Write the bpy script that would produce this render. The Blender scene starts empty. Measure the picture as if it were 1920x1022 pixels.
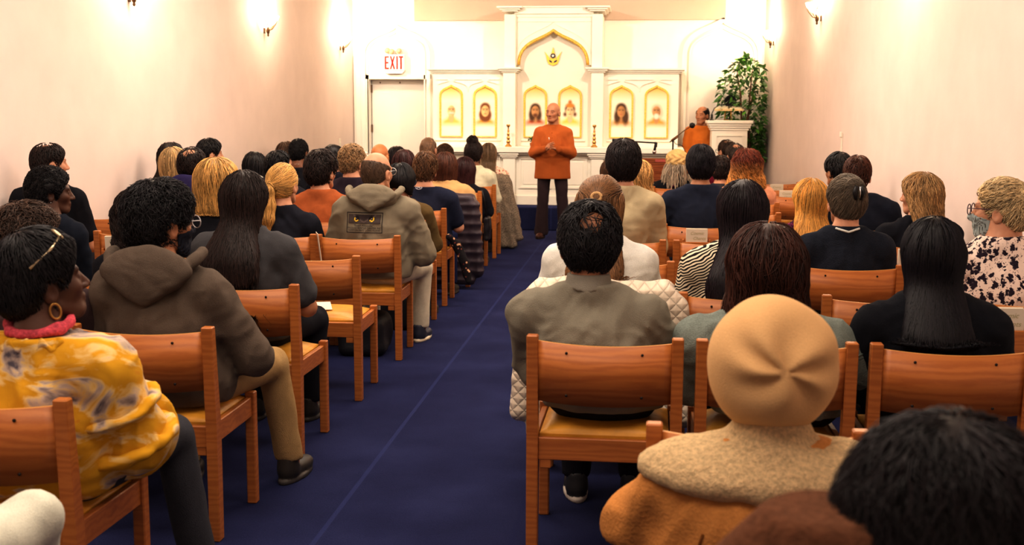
import bpy, bmesh, math, random
import numpy as np
from mathutils import Vector, Matrix
from mathutils.bvhtree import BVHTree
random.seed(7)
RNG = np.random.default_rng(11)
SC = bpy.context.scene
COL = SC.collection
PI = math.pi

def lin(r, g, b):
    def f(c):
        c = c/255.0
        return c/12.92 if c <= 0.04045 else ((c+0.055)/1.055)**2.4
    return (f(r), f(g), f(b))

# ------------------------------------------------------------- objects
def tag(o, label=None, cat=None, group=None, kind=None):
    if label: o['label'] = label
    if cat: o['category'] = cat
    if group: o['group'] = group
    if kind: o['kind'] = kind
    return o

def empty(name, loc=(0, 0, 0), rz=0.0):
    o = bpy.data.objects.new(name, None)
    o.empty_display_size = 0.1
    o.location = loc
    o.rotation_euler = (0, 0, rz)
    COL.objects.link(o)
    return o

def link(name, me, m=None, parent=None, loc=None, rz=None):
    o = bpy.data.objects.new(name, me)
    COL.objects.link(o)
    if m is not None:
        ms = m if isinstance(m, (list, tuple)) else [m]
        if len(me.materials) == 0:
            for x in ms: me.materials.append(x)
    if parent is not None: o.parent = parent
    if loc is not None: o.location = loc
    if rz is not None: o.rotation_euler = (0, 0, rz)
    return o

def np_mesh(name, V, F, smooth=True, tint=None, mat_idx=None):
    """V (n,3), F (m,4) or (m,3) arrays, or a list of such face arrays"""
    me = bpy.data.meshes.new(name)
    V = np.asarray(V, np.float32)
    Fs = F if isinstance(F, list) else [F]
    Fs = [np.asarray(f, np.int32) for f in Fs if len(f)]
    me.vertices.add(len(V)); me.vertices.foreach_set('co', V.ravel())
    loops = np.concatenate([f.ravel() for f in Fs]) if Fs else np.zeros(0, np.int32)
    counts = np.concatenate([np.full(len(f), f.shape[1], np.int32) for f in Fs]) if Fs else np.zeros(0, np.int32)
    starts = np.concatenate([[0], np.cumsum(counts)[:-1]]).astype(np.int32) if len(counts) else counts
    me.loops.add(len(loops)); me.loops.foreach_set('vertex_index', loops)
    me.polygons.add(len(counts)); me.polygons.foreach_set('loop_start', starts)
    if smooth:
        me.polygons.foreach_set('use_smooth', np.ones(len(counts), bool))
    if mat_idx is not None:
        me.polygons.foreach_set('material_index', np.asarray(mat_idx, np.int32))
    if tint is not None:
        a = me.attributes.new('tint', 'FLOAT_COLOR', 'POINT')
        t = np.ones((len(V), 4), np.float32); t[:, :3] = tint
        a.data.foreach_set('color', t.ravel())
    me.update(calc_edges=True)
    me.validate()
    return me

# bmesh shape builder ---------------------------------------------------
class MB:
    def __init__(s): s.bm = bmesh.new(); s.mi = 0
    def _tag(s, geom):
        for f in geom:
            if isinstance(f, bmesh.types.BMFace): f.material_index = s.mi
    def box(s, lo, hi, bev=0.0, rz=0, seg=1, M=None):
        lo = Vector(lo); hi = Vector(hi)
        r = bmesh.ops.create_cube(s.bm, size=1.0)
        vs = r['verts']
        mm = Matrix.Translation((lo+hi)/2) @ Matrix.Rotation(rz, 4, 'Z') @ Matrix.Diagonal((*(hi-lo), 1))
        if M is not None: mm = M @ mm
        bmesh.ops.transform(s.bm, matrix=mm, verts=vs)
        fs = set(f for v in vs for f in v.link_faces)
        s._tag(fs)
        if bev > 0:
            es = list(set(e for v in vs for e in v.link_edges))
            rr = bmesh.ops.bevel(s.bm, geom=es, offset=bev, segments=seg, affect='EDGES', profile=0.5)
            s._tag(rr['faces'])
        return s
    def prism(s, pts, axis, a, b):
        """extrude a 2D polygon: axis 'y' -> pts are (x,z); 'x' -> (y,z); 'z' -> (x,y)"""
        def P(p, t):
            return {'y': (p[0], t, p[1]), 'x': (t, p[0], p[1]), 'z': (p[0], p[1], t)}[axis]
        A = [s.bm.verts.new(P(p, a)) for p in pts]; B = [s.bm.verts.new(P(p, b)) for p in pts]
        n = len(pts); fs = []
        for i in range(n):
            j = (i+1) % n
            fs.append(s.bm.faces.new((A[i], A[j], B[j], B[i])))
        fs.append(s.bm.faces.new(A[::-1])); fs.append(s.bm.faces.new(B))
        s._tag(fs); return s
    def tube(s, pts, r, n=8, cap=True):
        pts = [Vector(p) for p in pts]
        rs = r if isinstance(r, (list, tuple)) else [r]*len(pts)
        rings = []; up = None
        for i, p in enumerate(pts):
            t = (pts[min(i+1, len(pts)-1)]-pts[max(i-1, 0)])
            t = t.normalized() if t.length > 1e-9 else Vector((0, 0, 1))
            if up is None:
                up = Vector((0, 0, 1)) if abs(t.z) < .9 else Vector((1, 0, 0))
            u = (up - t*up.dot(t)).normalized(); w = t.cross(u); up = u
            rings.append([s.bm.verts.new(p+(u*math.cos(2*PI*k/n)+w*math.sin(2*PI*k/n))*rs[i]) for k in range(n)])
        fs = []
        for a, b in zip(rings, rings[1:]):
            for k in range(n):
                fs.append(s.bm.faces.new((a[k], a[(k+1) % n], b[(k+1) % n], b[k])))
        if cap:
            fs.append(s.bm.faces.new(rings[0][::-1])); fs.append(s.bm.faces.new(rings[-1]))
        for f in fs: f.smooth = True
        s._tag(fs); return s
    def lathe(s, prof, c=(0, 0, 0), n=20, M=None):
        """prof: list of (r,z) about the z axis through c"""
        rings = []; fs = []
        for r, z in prof:
            ring = []
            for k in range(n):
                v = Vector((c[0]+max(r, 1e-4)*math.cos(2*PI*k/n), c[1]+max(r, 1e-4)*math.sin(2*PI*k/n), c[2]+z))
                if M is not None: v = M @ v
                ring.append(s.bm.verts.new(v))
            rings.append(ring)
        for a, b in zip(rings, rings[1:]):
            for k in range(n):
                fs.append(s.bm.faces.new((a[k], a[(k+1) % n], b[(k+1) % n], b[k])))
        fs.append(s.bm.faces.new(rings[0][::-1])); fs.append(s.bm.faces.new(rings[-1]))
        for f in fs: f.smooth = True
        s._tag(fs); return s
    def mesh(s, name):
        me = bpy.data.meshes.new(name)
        bmesh.ops.recalc_face_normals(s.bm, faces=s.bm.faces)
        s.bm.to_mesh(me); s.bm.free(); return me
    def build(s, name, m=None, parent=None, **k):
        return link(name, s.mesh(name), m, parent, **k)

# ------------------------------------------------------------- materials
def newmat(name):
    m = bpy.data.materials.new(name); m.use_nodes = True
    nt = m.node_tree; b = nt.nodes['Principled BSDF']
    return m, nt, b
def node(nt, t, **kw):
    n = nt.nodes.new(t)
    for k, v in kw.items(): setattr(n, k, v)
    return n
def ramp(nt, stops, interp='LINEAR'):
    r = node(nt, 'ShaderNodeValToRGB'); r.color_ramp.interpolation = interp
    el = r.color_ramp.elements
    while len(el) < len(stops): el.new(0.5)
    for e, (p, c) in zip(el, stops):
        e.position = p; e.color = (*c[:3], 1)
    return r
def scl(c, f): return tuple(min(1.0, x*f) for x in c)

def mat_plain(name, col, rough=.6, metal=0, spec=.4, nscale=0, namp=.15, bump=0, bscale=80, emit=None, estr=0):
    m, nt, b = newmat(name)
    b.inputs['Base Color'].default_value = (*col, 1); b.inputs['Roughness'].default_value = rough
    b.inputs['Metallic'].default_value = metal; b.inputs['Specular IOR Level'].default_value = spec
    tc = node(nt, 'ShaderNodeTexCoord')
    if nscale:
        n = node(nt, 'ShaderNodeTexNoise'); n.inputs['Scale'].default_value = nscale; n.inputs['Detail'].default_value = 4
        nt.links.new(tc.outputs['Object'], n.inputs['Vector'])
        r = ramp(nt, [(.3, scl(col, 1-namp)), (.7, scl(col, 1+namp))])
        nt.links.new(n.outputs['Fac'], r.inputs['Fac']); nt.links.new(r.outputs['Color'], b.inputs['Base Color'])
    if bump:
        n2 = node(nt, 'ShaderNodeTexNoise'); n2.inputs['Scale'].default_value = bscale; n2.inputs['Detail'].default_value = 3
        nt.links.new(tc.outputs['Object'], n2.inputs['Vector'])
        bp = node(nt, 'ShaderNodeBump'); bp.inputs['Strength'].default_value = bump; bp.inputs['Distance'].default_value = .01
        nt.links.new(n2.outputs['Fac'], bp.inputs['Height']); nt.links.new(bp.outputs['Normal'], b.inputs['Normal'])
    if emit:
        b.inputs['Emission Color'].default_value = (*emit, 1); b.inputs['Emission Strength'].default_value = estr
    return m

_cloth = {}
def mat_cloth(col, rough=.9, var=.22, fine=420, big=13, bump=.55, name='cloth', sheen=.25):
    key = (tuple(round(c, 3) for c in col), rough, var, fine, bump)
    if key in _cloth: return _cloth[key]
    m, nt, b = newmat(name)
    b.inputs['Roughness'].default_value = rough; b.inputs['Specular IOR Level'].default_value = .15
    b.inputs['Sheen Weight'].default_value = sheen; b.inputs['Sheen Roughness'].default_value = .5
    b.inputs['Sheen Tint'].default_value = (*scl(col, 1.5), 1)
    tc = node(nt, 'ShaderNodeTexCoord')
    n = node(nt, 'ShaderNodeTexNoise'); n.inputs['Scale'].default_value = fine; n.inputs['Detail'].default_value = 2
    nb = node(nt, 'ShaderNodeTexNoise'); nb.inputs['Scale'].default_value = big; nb.inputs['Detail'].default_value = 4
    nb.inputs['Distortion'].default_value = .8
    nt.links.new(tc.outputs['Object'], n.inputs['Vector']); nt.links.new(tc.outputs['Object'], nb.inputs['Vector'])
    ad = node(nt, 'ShaderNodeMath', operation='ADD'); nt.links.new(n.outputs['Fac'], ad.inputs[0]); nt.links.new(nb.outputs['Fac'], ad.inputs[1])
    hf = node(nt, 'ShaderNodeMath', operation='MULTIPLY'); hf.inputs[1].default_value = .5; nt.links.new(ad.outputs[0], hf.inputs[0])
    r = ramp(nt, [(.3, scl(col, 1-var)), (.7, scl(col, 1+var))])
    nt.links.new(hf.outputs[0], r.inputs['Fac']); nt.links.new(r.outputs['Color'], b.inputs['Base Color'])
    bp = node(nt, 'ShaderNodeBump'); bp.inputs['Strength'].default_value = bump; bp.inputs['Distance'].default_value = .012
    nt.links.new(hf.outputs[0], bp.inputs['Height']); nt.links.new(bp.outputs['Normal'], b.inputs['Normal'])
    _cloth[key] = m
    return m

_hairm = {}
def mat_hair(col, rough=.42):
    key = tuple(round(c, 4) for c in col)
    if key in _hairm: return _hairm[key]
    m, nt, b = newmat('hair')
    b.inputs['Roughness'].default_value = rough; b.inputs['Specular IOR Level'].default_value = .35
    at = node(nt, 'ShaderNodeAttribute', attribute_name='tint')
    mx = node(nt, 'ShaderNodeMix', data_type='RGBA', blend_type='MULTIPLY'); mx.inputs[0].default_value = 1
    mx.inputs[6].default_value = (*col, 1)
    nt.links.new(at.outputs['Color'], mx.inputs[7]); nt.links.new(mx.outputs[2], b.inputs['Base Color'])
    _hairm[key] = m
    return m

_skinm = {}
def mat_skin(col):
    key = tuple(round(c, 3) for c in col)
    if key in _skinm: return _skinm[key]
    m, nt, b = newmat('skin')
    b.inputs['Roughness'].default_value = .5; b.inputs['Specular IOR Level'].default_value = .4
    at = node(nt, 'ShaderNodeAttribute', attribute_name='tint')
    tc = node(nt, 'ShaderNodeTexCoord')
    n = node(nt, 'ShaderNodeTexNoise'); n.inputs['Scale'].default_value = 22; n.inputs['Detail'].default_value = 5
    nt.links.new(tc.outputs['Object'], n.inputs['Vector'])
    r = ramp(nt, [(.3, scl((col[0], col[1]*.9, col[2]*.85), .93)), (.7, scl(col, 1.06))])
    nt.links.new(n.outputs['Fac'], r.inputs['Fac'])
    mx = node(nt, 'ShaderNodeMix', data_type='RGBA', blend_type='MULTIPLY'); mx.inputs[0].default_value = 1
    nt.links.new(r.outputs['Color'], mx.inputs[6]); nt.links.new(at.outputs['Color'], mx.inputs[7])
    nt.links.new(mx.outputs[2], b.inputs['Base Color'])
    _skinm[key] = m
    return m

def mat_tint(name, rough=.7, emit=0.0, spec=.3):
    """colour straight from the 'tint' attribute (painted pictures, prints)"""
    m, nt, b = newmat(name); b.inputs['Roughness'].default_value = rough; b.inputs['Specular IOR Level'].default_value = spec
    at = node(nt, 'ShaderNodeAttribute', attribute_name='tint'); nt.links.new(at.outputs['Color'], b.inputs['Base Color'])
    if emit:
        nt.links.new(at.outputs['Color'], b.inputs['Emission Color']); b.inputs['Emission Strength'].default_value = emit
    return m

# ------------------------------------------------------------- SDF tools
def grid(lo, hi, h):
    ax = [np.arange(lo[i]-1.5*h, hi[i]+2.5*h, h, dtype=np.float32) for i in range(3)]
    return (ax[0][:, None, None], ax[1][None, :, None], ax[2][None, None, :]), np.array([a[0] for a in ax], np.float32)

def rcone(G, a, b, r1, r2):
    X, Y, Z = G; a = [float(x) for x in a]; b = [float(x) for x in b]
    d = [b[i]-a[i] for i in range(3)]; L = sum(x*x for x in d)+1e-12
    px, py, pz = X-a[0], Y-a[1], Z-a[2]
    t = np.clip((px*d[0]+py*d[1]+pz*d[2])/L, 0, 1)
    return np.sqrt((px-t*d[0])**2+(py-t*d[1])**2+(pz-t*d[2])**2)-(r1+(r2-r1)*t)

def ell(G, c, r, rx=0.0):
    X, Y, Z = G
    x, y, z = X-c[0], Y-c[1], Z-c[2]
    if rx:
        cs, sn = math.cos(rx), math.sin(rx)
        y, z = y*cs+z*sn, z*cs-y*sn
    k0 = np.sqrt((x/r[0])**2+(y/r[1])**2+(z/r[2])**2)
    k1 = np.sqrt((x/r[0]**2)**2+(y/r[1]**2)**2+(z/r[2]**2)**2)+1e-6
    return k0*(k0-1)/k1

def smin(a, b, k):
    h = np.clip(.5+.5*(b-a)/k, 0, 1)
    return b*(1-h)+a*h-k*h*(1-h)
def smax(a, b, k): return -smin(-a, -b, k)

def wob(G, f, seed, n=3):
    r = np.random.default_rng(seed); X, Y, Z = G; o = 0
    w = np.sin(f*.55*X+f*.4*Y+1.3*seed)+np.sin(f*.5*Z-f*.45*X+2.1*seed)
    for _ in range(n):
        k = r.normal(size=3); k = k/np.linalg.norm(k)*f*r.uniform(.7, 1.4); ph = r.uniform(0, 6.28)
        o = o+np.sin(k[0]*X+k[1]*Y+k[2]*Z+ph+1.2*w)
    return o/n

def snets(V, org, h):
    V = V.copy()
    for ax in range(3):
        sl = [slice(None)]*3
        for e in (0, -1):
            sl[ax] = e; V[tuple(sl)] = np.maximum(V[tuple(sl)], 1e-4)
    s = V < 0
    c = np.zeros(tuple(n-1 for n in V.shape), np.int8)
    for i in (0, 1):
        for j in (0, 1):
            for k in (0, 1):
                c += s[i:s.shape[0]-1+i, j:s.shape[1]-1+j, k:s.shape[2]-1+k]
    act = (c > 0) & (c < 8)
    ids = np.argwhere(act)
    N = len(ids)
    idx = np.full(act.shape, -1, np.int32); idx[act] = np.arange(N)
    acc = np.zeros((N, 3), np.float32); cnt = np.zeros(N, np.float32)
    cor = [(i, j, k) for i in (0, 1) for j in (0, 1) for k in (0, 1)]
    vals = {q: V[ids[:, 0]+q[0], ids[:, 1]+q[1], ids[:, 2]+q[2]] for q in cor}
    for a in cor:
        for ax in range(3):
            if a[ax] == 0:
                b = list(a); b[ax] = 1; b = tuple(b)
                va, vb = vals[a], vals[b]; m = (va < 0) != (vb < 0)
                t = np.where(m, va/np.where(m, va-vb, 1), 0)
                p = np.tile(np.array(a, np.float32), (N, 1)); p[:, ax] = t
                acc += p*m[:, None]; cnt += m
    verts = (ids+acc/np.maximum(cnt, 1)[:, None])*h+org
    faces = []
    nx, ny, nz = act.shape
    for ax in range(3):
        s0 = [slice(None)]*3; s1 = [slice(None)]*3
        s0[ax] = slice(0, -1); s1[ax] = slice(1, None)
        A = s[tuple(s0)]; B = s[tuple(s1)]
        e = np.argwhere(A != B)
        u, v = (ax+1) % 3, (ax+2) % 3
        ok = (e[:, u] > 0) & (e[:, v] > 0) & (e[:, u] < act.shape[u]) & (e[:, v] < act.shape[v])
        e = e[ok]
        flip = ~A[e[:, 0], e[:, 1], e[:, 2]]
        q = []
        for du, dv in ((-1, -1), (0, -1), (0, 0), (-1, 0)):
            ii = e.copy(); ii[:, u] += du; ii[:, v] += dv
            q.append(idx[ii[:, 0], ii[:, 1], ii[:, 2]])
        q = np.stack(q, 1)
        q[flip] = q[flip][:, ::-1]
        faces.append(q)
    F = np.concatenate(faces)
    return verts.astype(np.float32), F[(F >= 0).all(1)]

class Field:
    """sampled sdf with gradient, for strands that follow a surface"""
    def __init__(s, V, org, h):
        s.V, s.o, s.h = V, org, h
        s.g = np.gradient(V, h)
    def _tri(s, A, p):
        q = (p-s.o)/s.h
        q = np.clip(q, 0.001, np.array(A.shape)-1.002)
        i = q.astype(int); f = q-i
        o = 0
        for a in (0, 1):
            for b in (0, 1):
                for c in (0, 1):
                    w = (f[:, 0] if a else 1-f[:, 0])*(f[:, 1] if b else 1-f[:, 1])*(f[:, 2] if c else 1-f[:, 2])
                    o = o+w*A[i[:, 0]+a, i[:, 1]+b, i[:, 2]+c]
        return o
    def val(s, p): return s._tri(s.V, p)
    def grad(s, p):
        g = np.stack([s._tri(a, p) for a in s.g], 1)
        return g/(np.linalg.norm(g, axis=1, keepdims=True)+1e-6)

def unit(v): return v/(np.linalg.norm(v, axis=-1, keepdims=True)+1e-9)

def smooth_verts(V, F, it=2, lam=.5):
    n = len(V)
    for _ in range(it):
        acc = np.zeros_like(V); cnt = np.zeros(n, np.float32)
        for a, b in ((0, 1), (1, 2), (2, 3), (3, 0)):
            np.add.at(acc, F[:, a], V[F[:, b]]); np.add.at(acc, F[:, b], V[F[:, a]])
            np.add.at(cnt, F[:, a], 1); np.add.at(cnt, F[:, b], 1)
        V = V+(acc/np.maximum(cnt, 1)[:, None]-V)*lam
    return V
# ------------------------------------------------------------- head
def head_sdf(G):
    X, Y, Z = G
    d = ell(G, (0, -.014, .028), (.077, .098, .090))
    d = smin(d, ell(G, (0, .028, -.030), (.061, .066, .085)), .03)
    d = smin(d, ell(G, (0, .058, -.095), (.034, .034, .027)), .025)
    for sx in (-1, 1):
        d = smin(d, ell(G, (sx*.040, .056, -.026), (.021, .024, .020)), .024)      # cheek
        d = smin(d, rcone(G, (sx*.054, .0, -.066), (sx*.026, .06, -.100), .014, .014), .022)  # jaw line
    neck = rcone(G, (0, -.032, -.05), (0, -.050, -.25), .056, .064)
    d = smin(d, neck, .02)
    d = smin(d, rcone(G, (-.042, .078, .020), (.042, .078, .020), .011, .011), .014)       # brow
    for sx in (-1, 1):
        d = smax(d, -ell(G, (sx*.033, .098, .000), (.019, .016, .012)), .008)
        d = np.minimum(d, ell(G, (sx*.033, .079, -.001), (.013, .0125, .0125)))
    d = smin(d, rcone(G, (0, .090, .004), (0, .108, -.034), .008, .013), .010)
    for sx in (-1, 1): d = smin(d, ell(G, (sx*.013, .099, -.038), (.009, .010, .008)), .006)
    d = smin(d, ell(G, (0, .086, -.062), (.025, .012, .008)), .008)
    d = smin(d, ell(G, (0, .084, -.073), (.021, .012, .008)), .008)
    d = smax(d, -ell(G, (0, .104, -.0675), (.016, .010, .0022)), .002)
    for sx in (-1, 1):
        ear = ell(G, (sx*.083, -.012, -.018), (.012, .023, .034))
        ear = smax(ear, -ell(G, (sx*.096, -.006, -.016), (.010, .013, .021)), .004)
        d = smin(d, ear, .008)
    return d
def head_tint(V):
    x, y, z = np.abs(V[:, 0]), V[:, 1], V[:, 2]
    T = np.ones((len(V), 3), np.float32)
    def put(m, c): T[m] = c
    lips = (((x/.022)**2+((z+.0675)/.009)**2) < 1) & (y > .078); put(lips, (.80, .55, .55))
    brow = (x > .014) & (x < .052) & (np.abs(z-.024+.15*(x-.03)**2*20) < .0055) & (y > .06); put(brow, (.46, .40, .36))
    eye = (((x-.033)/.0135)**2+((z+.001)/.0052)**2 < 1) & (y > .07); put(eye, (.95, 1.0, 1.1))
    iris = (((x-.033)/.0066)**2+((z+.001)/.0066)**2 < 1) & (y > .07); put(iris, (.12, .1, .09))
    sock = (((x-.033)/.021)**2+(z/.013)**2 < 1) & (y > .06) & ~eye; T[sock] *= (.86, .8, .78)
    ch = np.clip(1-(((x-.045)/.022)**2+((z+.035)/.022)**2), 0, 1)*(y > .03); T *= (1-ch[:, None]*np.array([0, .12, .12]))
    return T
_h = {}
def head_mesh(res):
    if res not in _h:
        G, o = grid((-.105, -.125, -.26), (.105, .135, .13), res)
        V, F = snets(head_sdf(G), o, res)
        _h[res] = (V, F, head_tint(V))
    return _h[res]

# ------------------------------------------------------------- hand (palm at origin, fingers along +y, thumb toward +x, palm faces -z)
def hand_sdf(G, curl):
    d = smin(ell(G, (0, .045, 0), (.040, .048, .015)), rcone(G, (0, 0, 0), (0, -.05, 0), .026, .028), .02)
    for i, (x, L, r) in enumerate([(.029, .072, .0088), (.010, .080, .0092), (-.010, .074, .0088), (-.028, .058, .0078)]):
        p = np.array([x, .080-(.006 if i in (0, 2) else 0)-(.014 if i == 3 else 0), 0.0]); a = curl*.5; dx = x*.35
        for j, f in enumerate((.45, .31, .24)):
            q = p+np.array([dx*f, math.cos(a)*L*f, -math.sin(a)*L*f])
            d = smin(d, rcone(G, p, q, r*(1-.1*j), r*(.92-.1*j)), .005)
            p = q; a += curl
    p = np.array([.030, .018, -.004])
    for q, r in (((.052, .045, -.012), .0115), ((.060, .072, -.018), .0098)):
        d = smin(d, rcone(G, p, q, r, r*.92), .008); p = np.array(q)
    return d
_hd = {}
def hand_mesh(curl, res=.0045):
    if (curl, res) not in _hd:
        G, o = grid((-.06, -.085, -.11), (.085, .175, .03), res)
        _hd[(curl, res)] = snets(hand_sdf(G, curl), o, res)
    return _hd[(curl, res)]
def frame_mat(y, z):
    """rotation whose columns are x,y,z axes with given finger direction y and back-of-hand z"""
    y = unit(np.array(y, float)); z = np.array(z, float); z = unit(z-y*(z@y)); x = np.cross(y, z)
    return np.stack([x, y, z], 1)

def merge(parts):
    Vs, Fs, Ts, n = [], [], [], 0
    for V, F, T in parts:
        Vs.append(V); Fs.append(F+n); n += len(V)
        Ts.append(np.ones((len(V), 3), np.float32) if T is None else np.broadcast_to(np.asarray(T, np.float32), (len(V), 3)))
    return np.concatenate(Vs), np.concatenate(Fs), np.concatenate(Ts)

# ------------------------------------------------------------- hair
def skull_cap(G, ts, tf, tb, tt):
    d = ell(G, (0, -.014+(tf-tb)*.5, .028), (.077+ts, .098+(tf+tb)*.5, .090+tt))
    return smin(d, ell(G, (0, -.052, -.022), (.066+ts*.8, .050+tb, .070)), .03)
def face_cut(G, dy=0.0, dz=0.0): return .85*(G[1]-.085-dy)-.526*(G[2]-.072-dz)
def ear_cut(G, r=.030):
    a = r-np.sqrt(((G[0]-.085)/1.0)**2+(G[1]+.002)**2+((G[2]+.020)/1.15)**2)
    b = r-np.sqrt(((G[0]+.085)/1.0)**2+(G[1]+.002)**2+((G[2]+.020)/1.15)**2)
    return np.maximum(a, b)
def column(G, yc, a, b, zlo, zhi):
    k = np.sqrt((G[0]/a)**2+((G[1]-yc)/b)**2)
    d = (k-1)*np.minimum(a, b)
    return smax(smax(d, G[2]-zhi, .02), zlo-G[2], .02)
def sst(e0, e1, x): t = np.clip((x-e0)/(e1-e0), 0, 1); return t*t*(3-2*t)

def fl_down(p, side=1.0, cy=-.035):
    top = np.clip((p[:, 2]-.02)/.09, 0, 1)[:, None]
    r = np.stack([p[:, 0]*side, (p[:, 1]-cy), p[:, 2]*0], 1)
    r = unit(r+1e-5)
    return r*(.25+top)+np.array([0, 0, -1.0])*(1.15-top*.6)
def fl_to(T):
    T = np.array(T)
    return lambda p: unit(T-p)+np.array([0, 0, .0])

def strands(fld, roots, n, m, step, flow, lift, rad, rng, curl=0, freq=3, jit=.25, tip=0, pull=1.0, sscale=None):
    p = roots[rng.integers(0, len(roots), n)].astype(np.float32)
    p = p+rng.normal(size=p.shape)*.003
    pts = []; nr = []
    if sscale is not None: step = step*sscale(p)[:, None]
    jd = rng.normal(size=(n, 3))*jit
    for i in range(m):
        g = fld.grad(p)
        lf = lift*(1+tip*(i/(m-1))**2)*(.6+.8*rng.random((n, 1)) if i == 0 else 1)
        p = p-pull*g*(fld.val(p)[:, None]-lf)
        pts.append(p); nr.append(g)
        d = flow(p)+jd+rng.normal(size=(n, 3))*jit*.25
        d = unit(d-g*(d*g).sum(1, keepdims=True))
        p = p+d*step
    P = np.stack(pts, 1); Nn = np.stack(nr, 1)
    T = np.gradient(P, axis=1); T = unit(T); B = unit(np.cross(T, Nn)); Nn = np.cross(B, T)
    if curl:
        ph = rng.uniform(0, 6.28, (n, 1)); fr = freq*rng.uniform(.7, 1.3, (n, 1)); t = np.linspace(0, 1, m)[None, :]
        am = curl*np.minimum(1, t*3+.2)
        P = P+(np.cos(ph+6.28*fr*t)*am)[..., None]*B+((np.sin(ph+6.28*fr*t)*.8+.5)*am)[..., None]*Nn
        T = unit(np.gradient(P, axis=1)); B = unit(np.cross(T, Nn)); Nn = np.cross(B, T)
    t = np.linspace(0, 1, m); prof = np.minimum(1, .55+t*3)*(1-.8*t**2.5)
    R = rad*rng.uniform(.6, 1.3, (n, 1))*prof[None, :]
    rings = np.stack([P+Nn*R[..., None], P+(-.5*Nn+.87*B)*R[..., None], P+(-.5*Nn-.87*B)*R[..., None]], 2)
    V = rings.reshape(-1, 3)
    base = np.arange(n)[:, None, None]*(m*3)
    i = np.arange(m-1)[None, :, None]*3; k = np.arange(3)[None, None, :]; k2 = (k+1) % 3
    F = np.stack([base+i+k, base+i+k2, base+i+3+k2, base+i+3+k], -1).reshape(-1, 4)
    tint = rng.uniform(.5, 1.5, n)*(1+.35*np.sin(P[:, 0, 0]*95+3*np.sin(P[:, 0, 1]*40))*np.sin(P[:, 0, 1]*80+P[:, 0, 2]*55))
    return V, F, np.repeat(tint, m*3)

LOD = {0: (.0065, 1.0, 1.0), 1: (.008, .55, 1.5), 2: (.011, .24, 2.2)}

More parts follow.
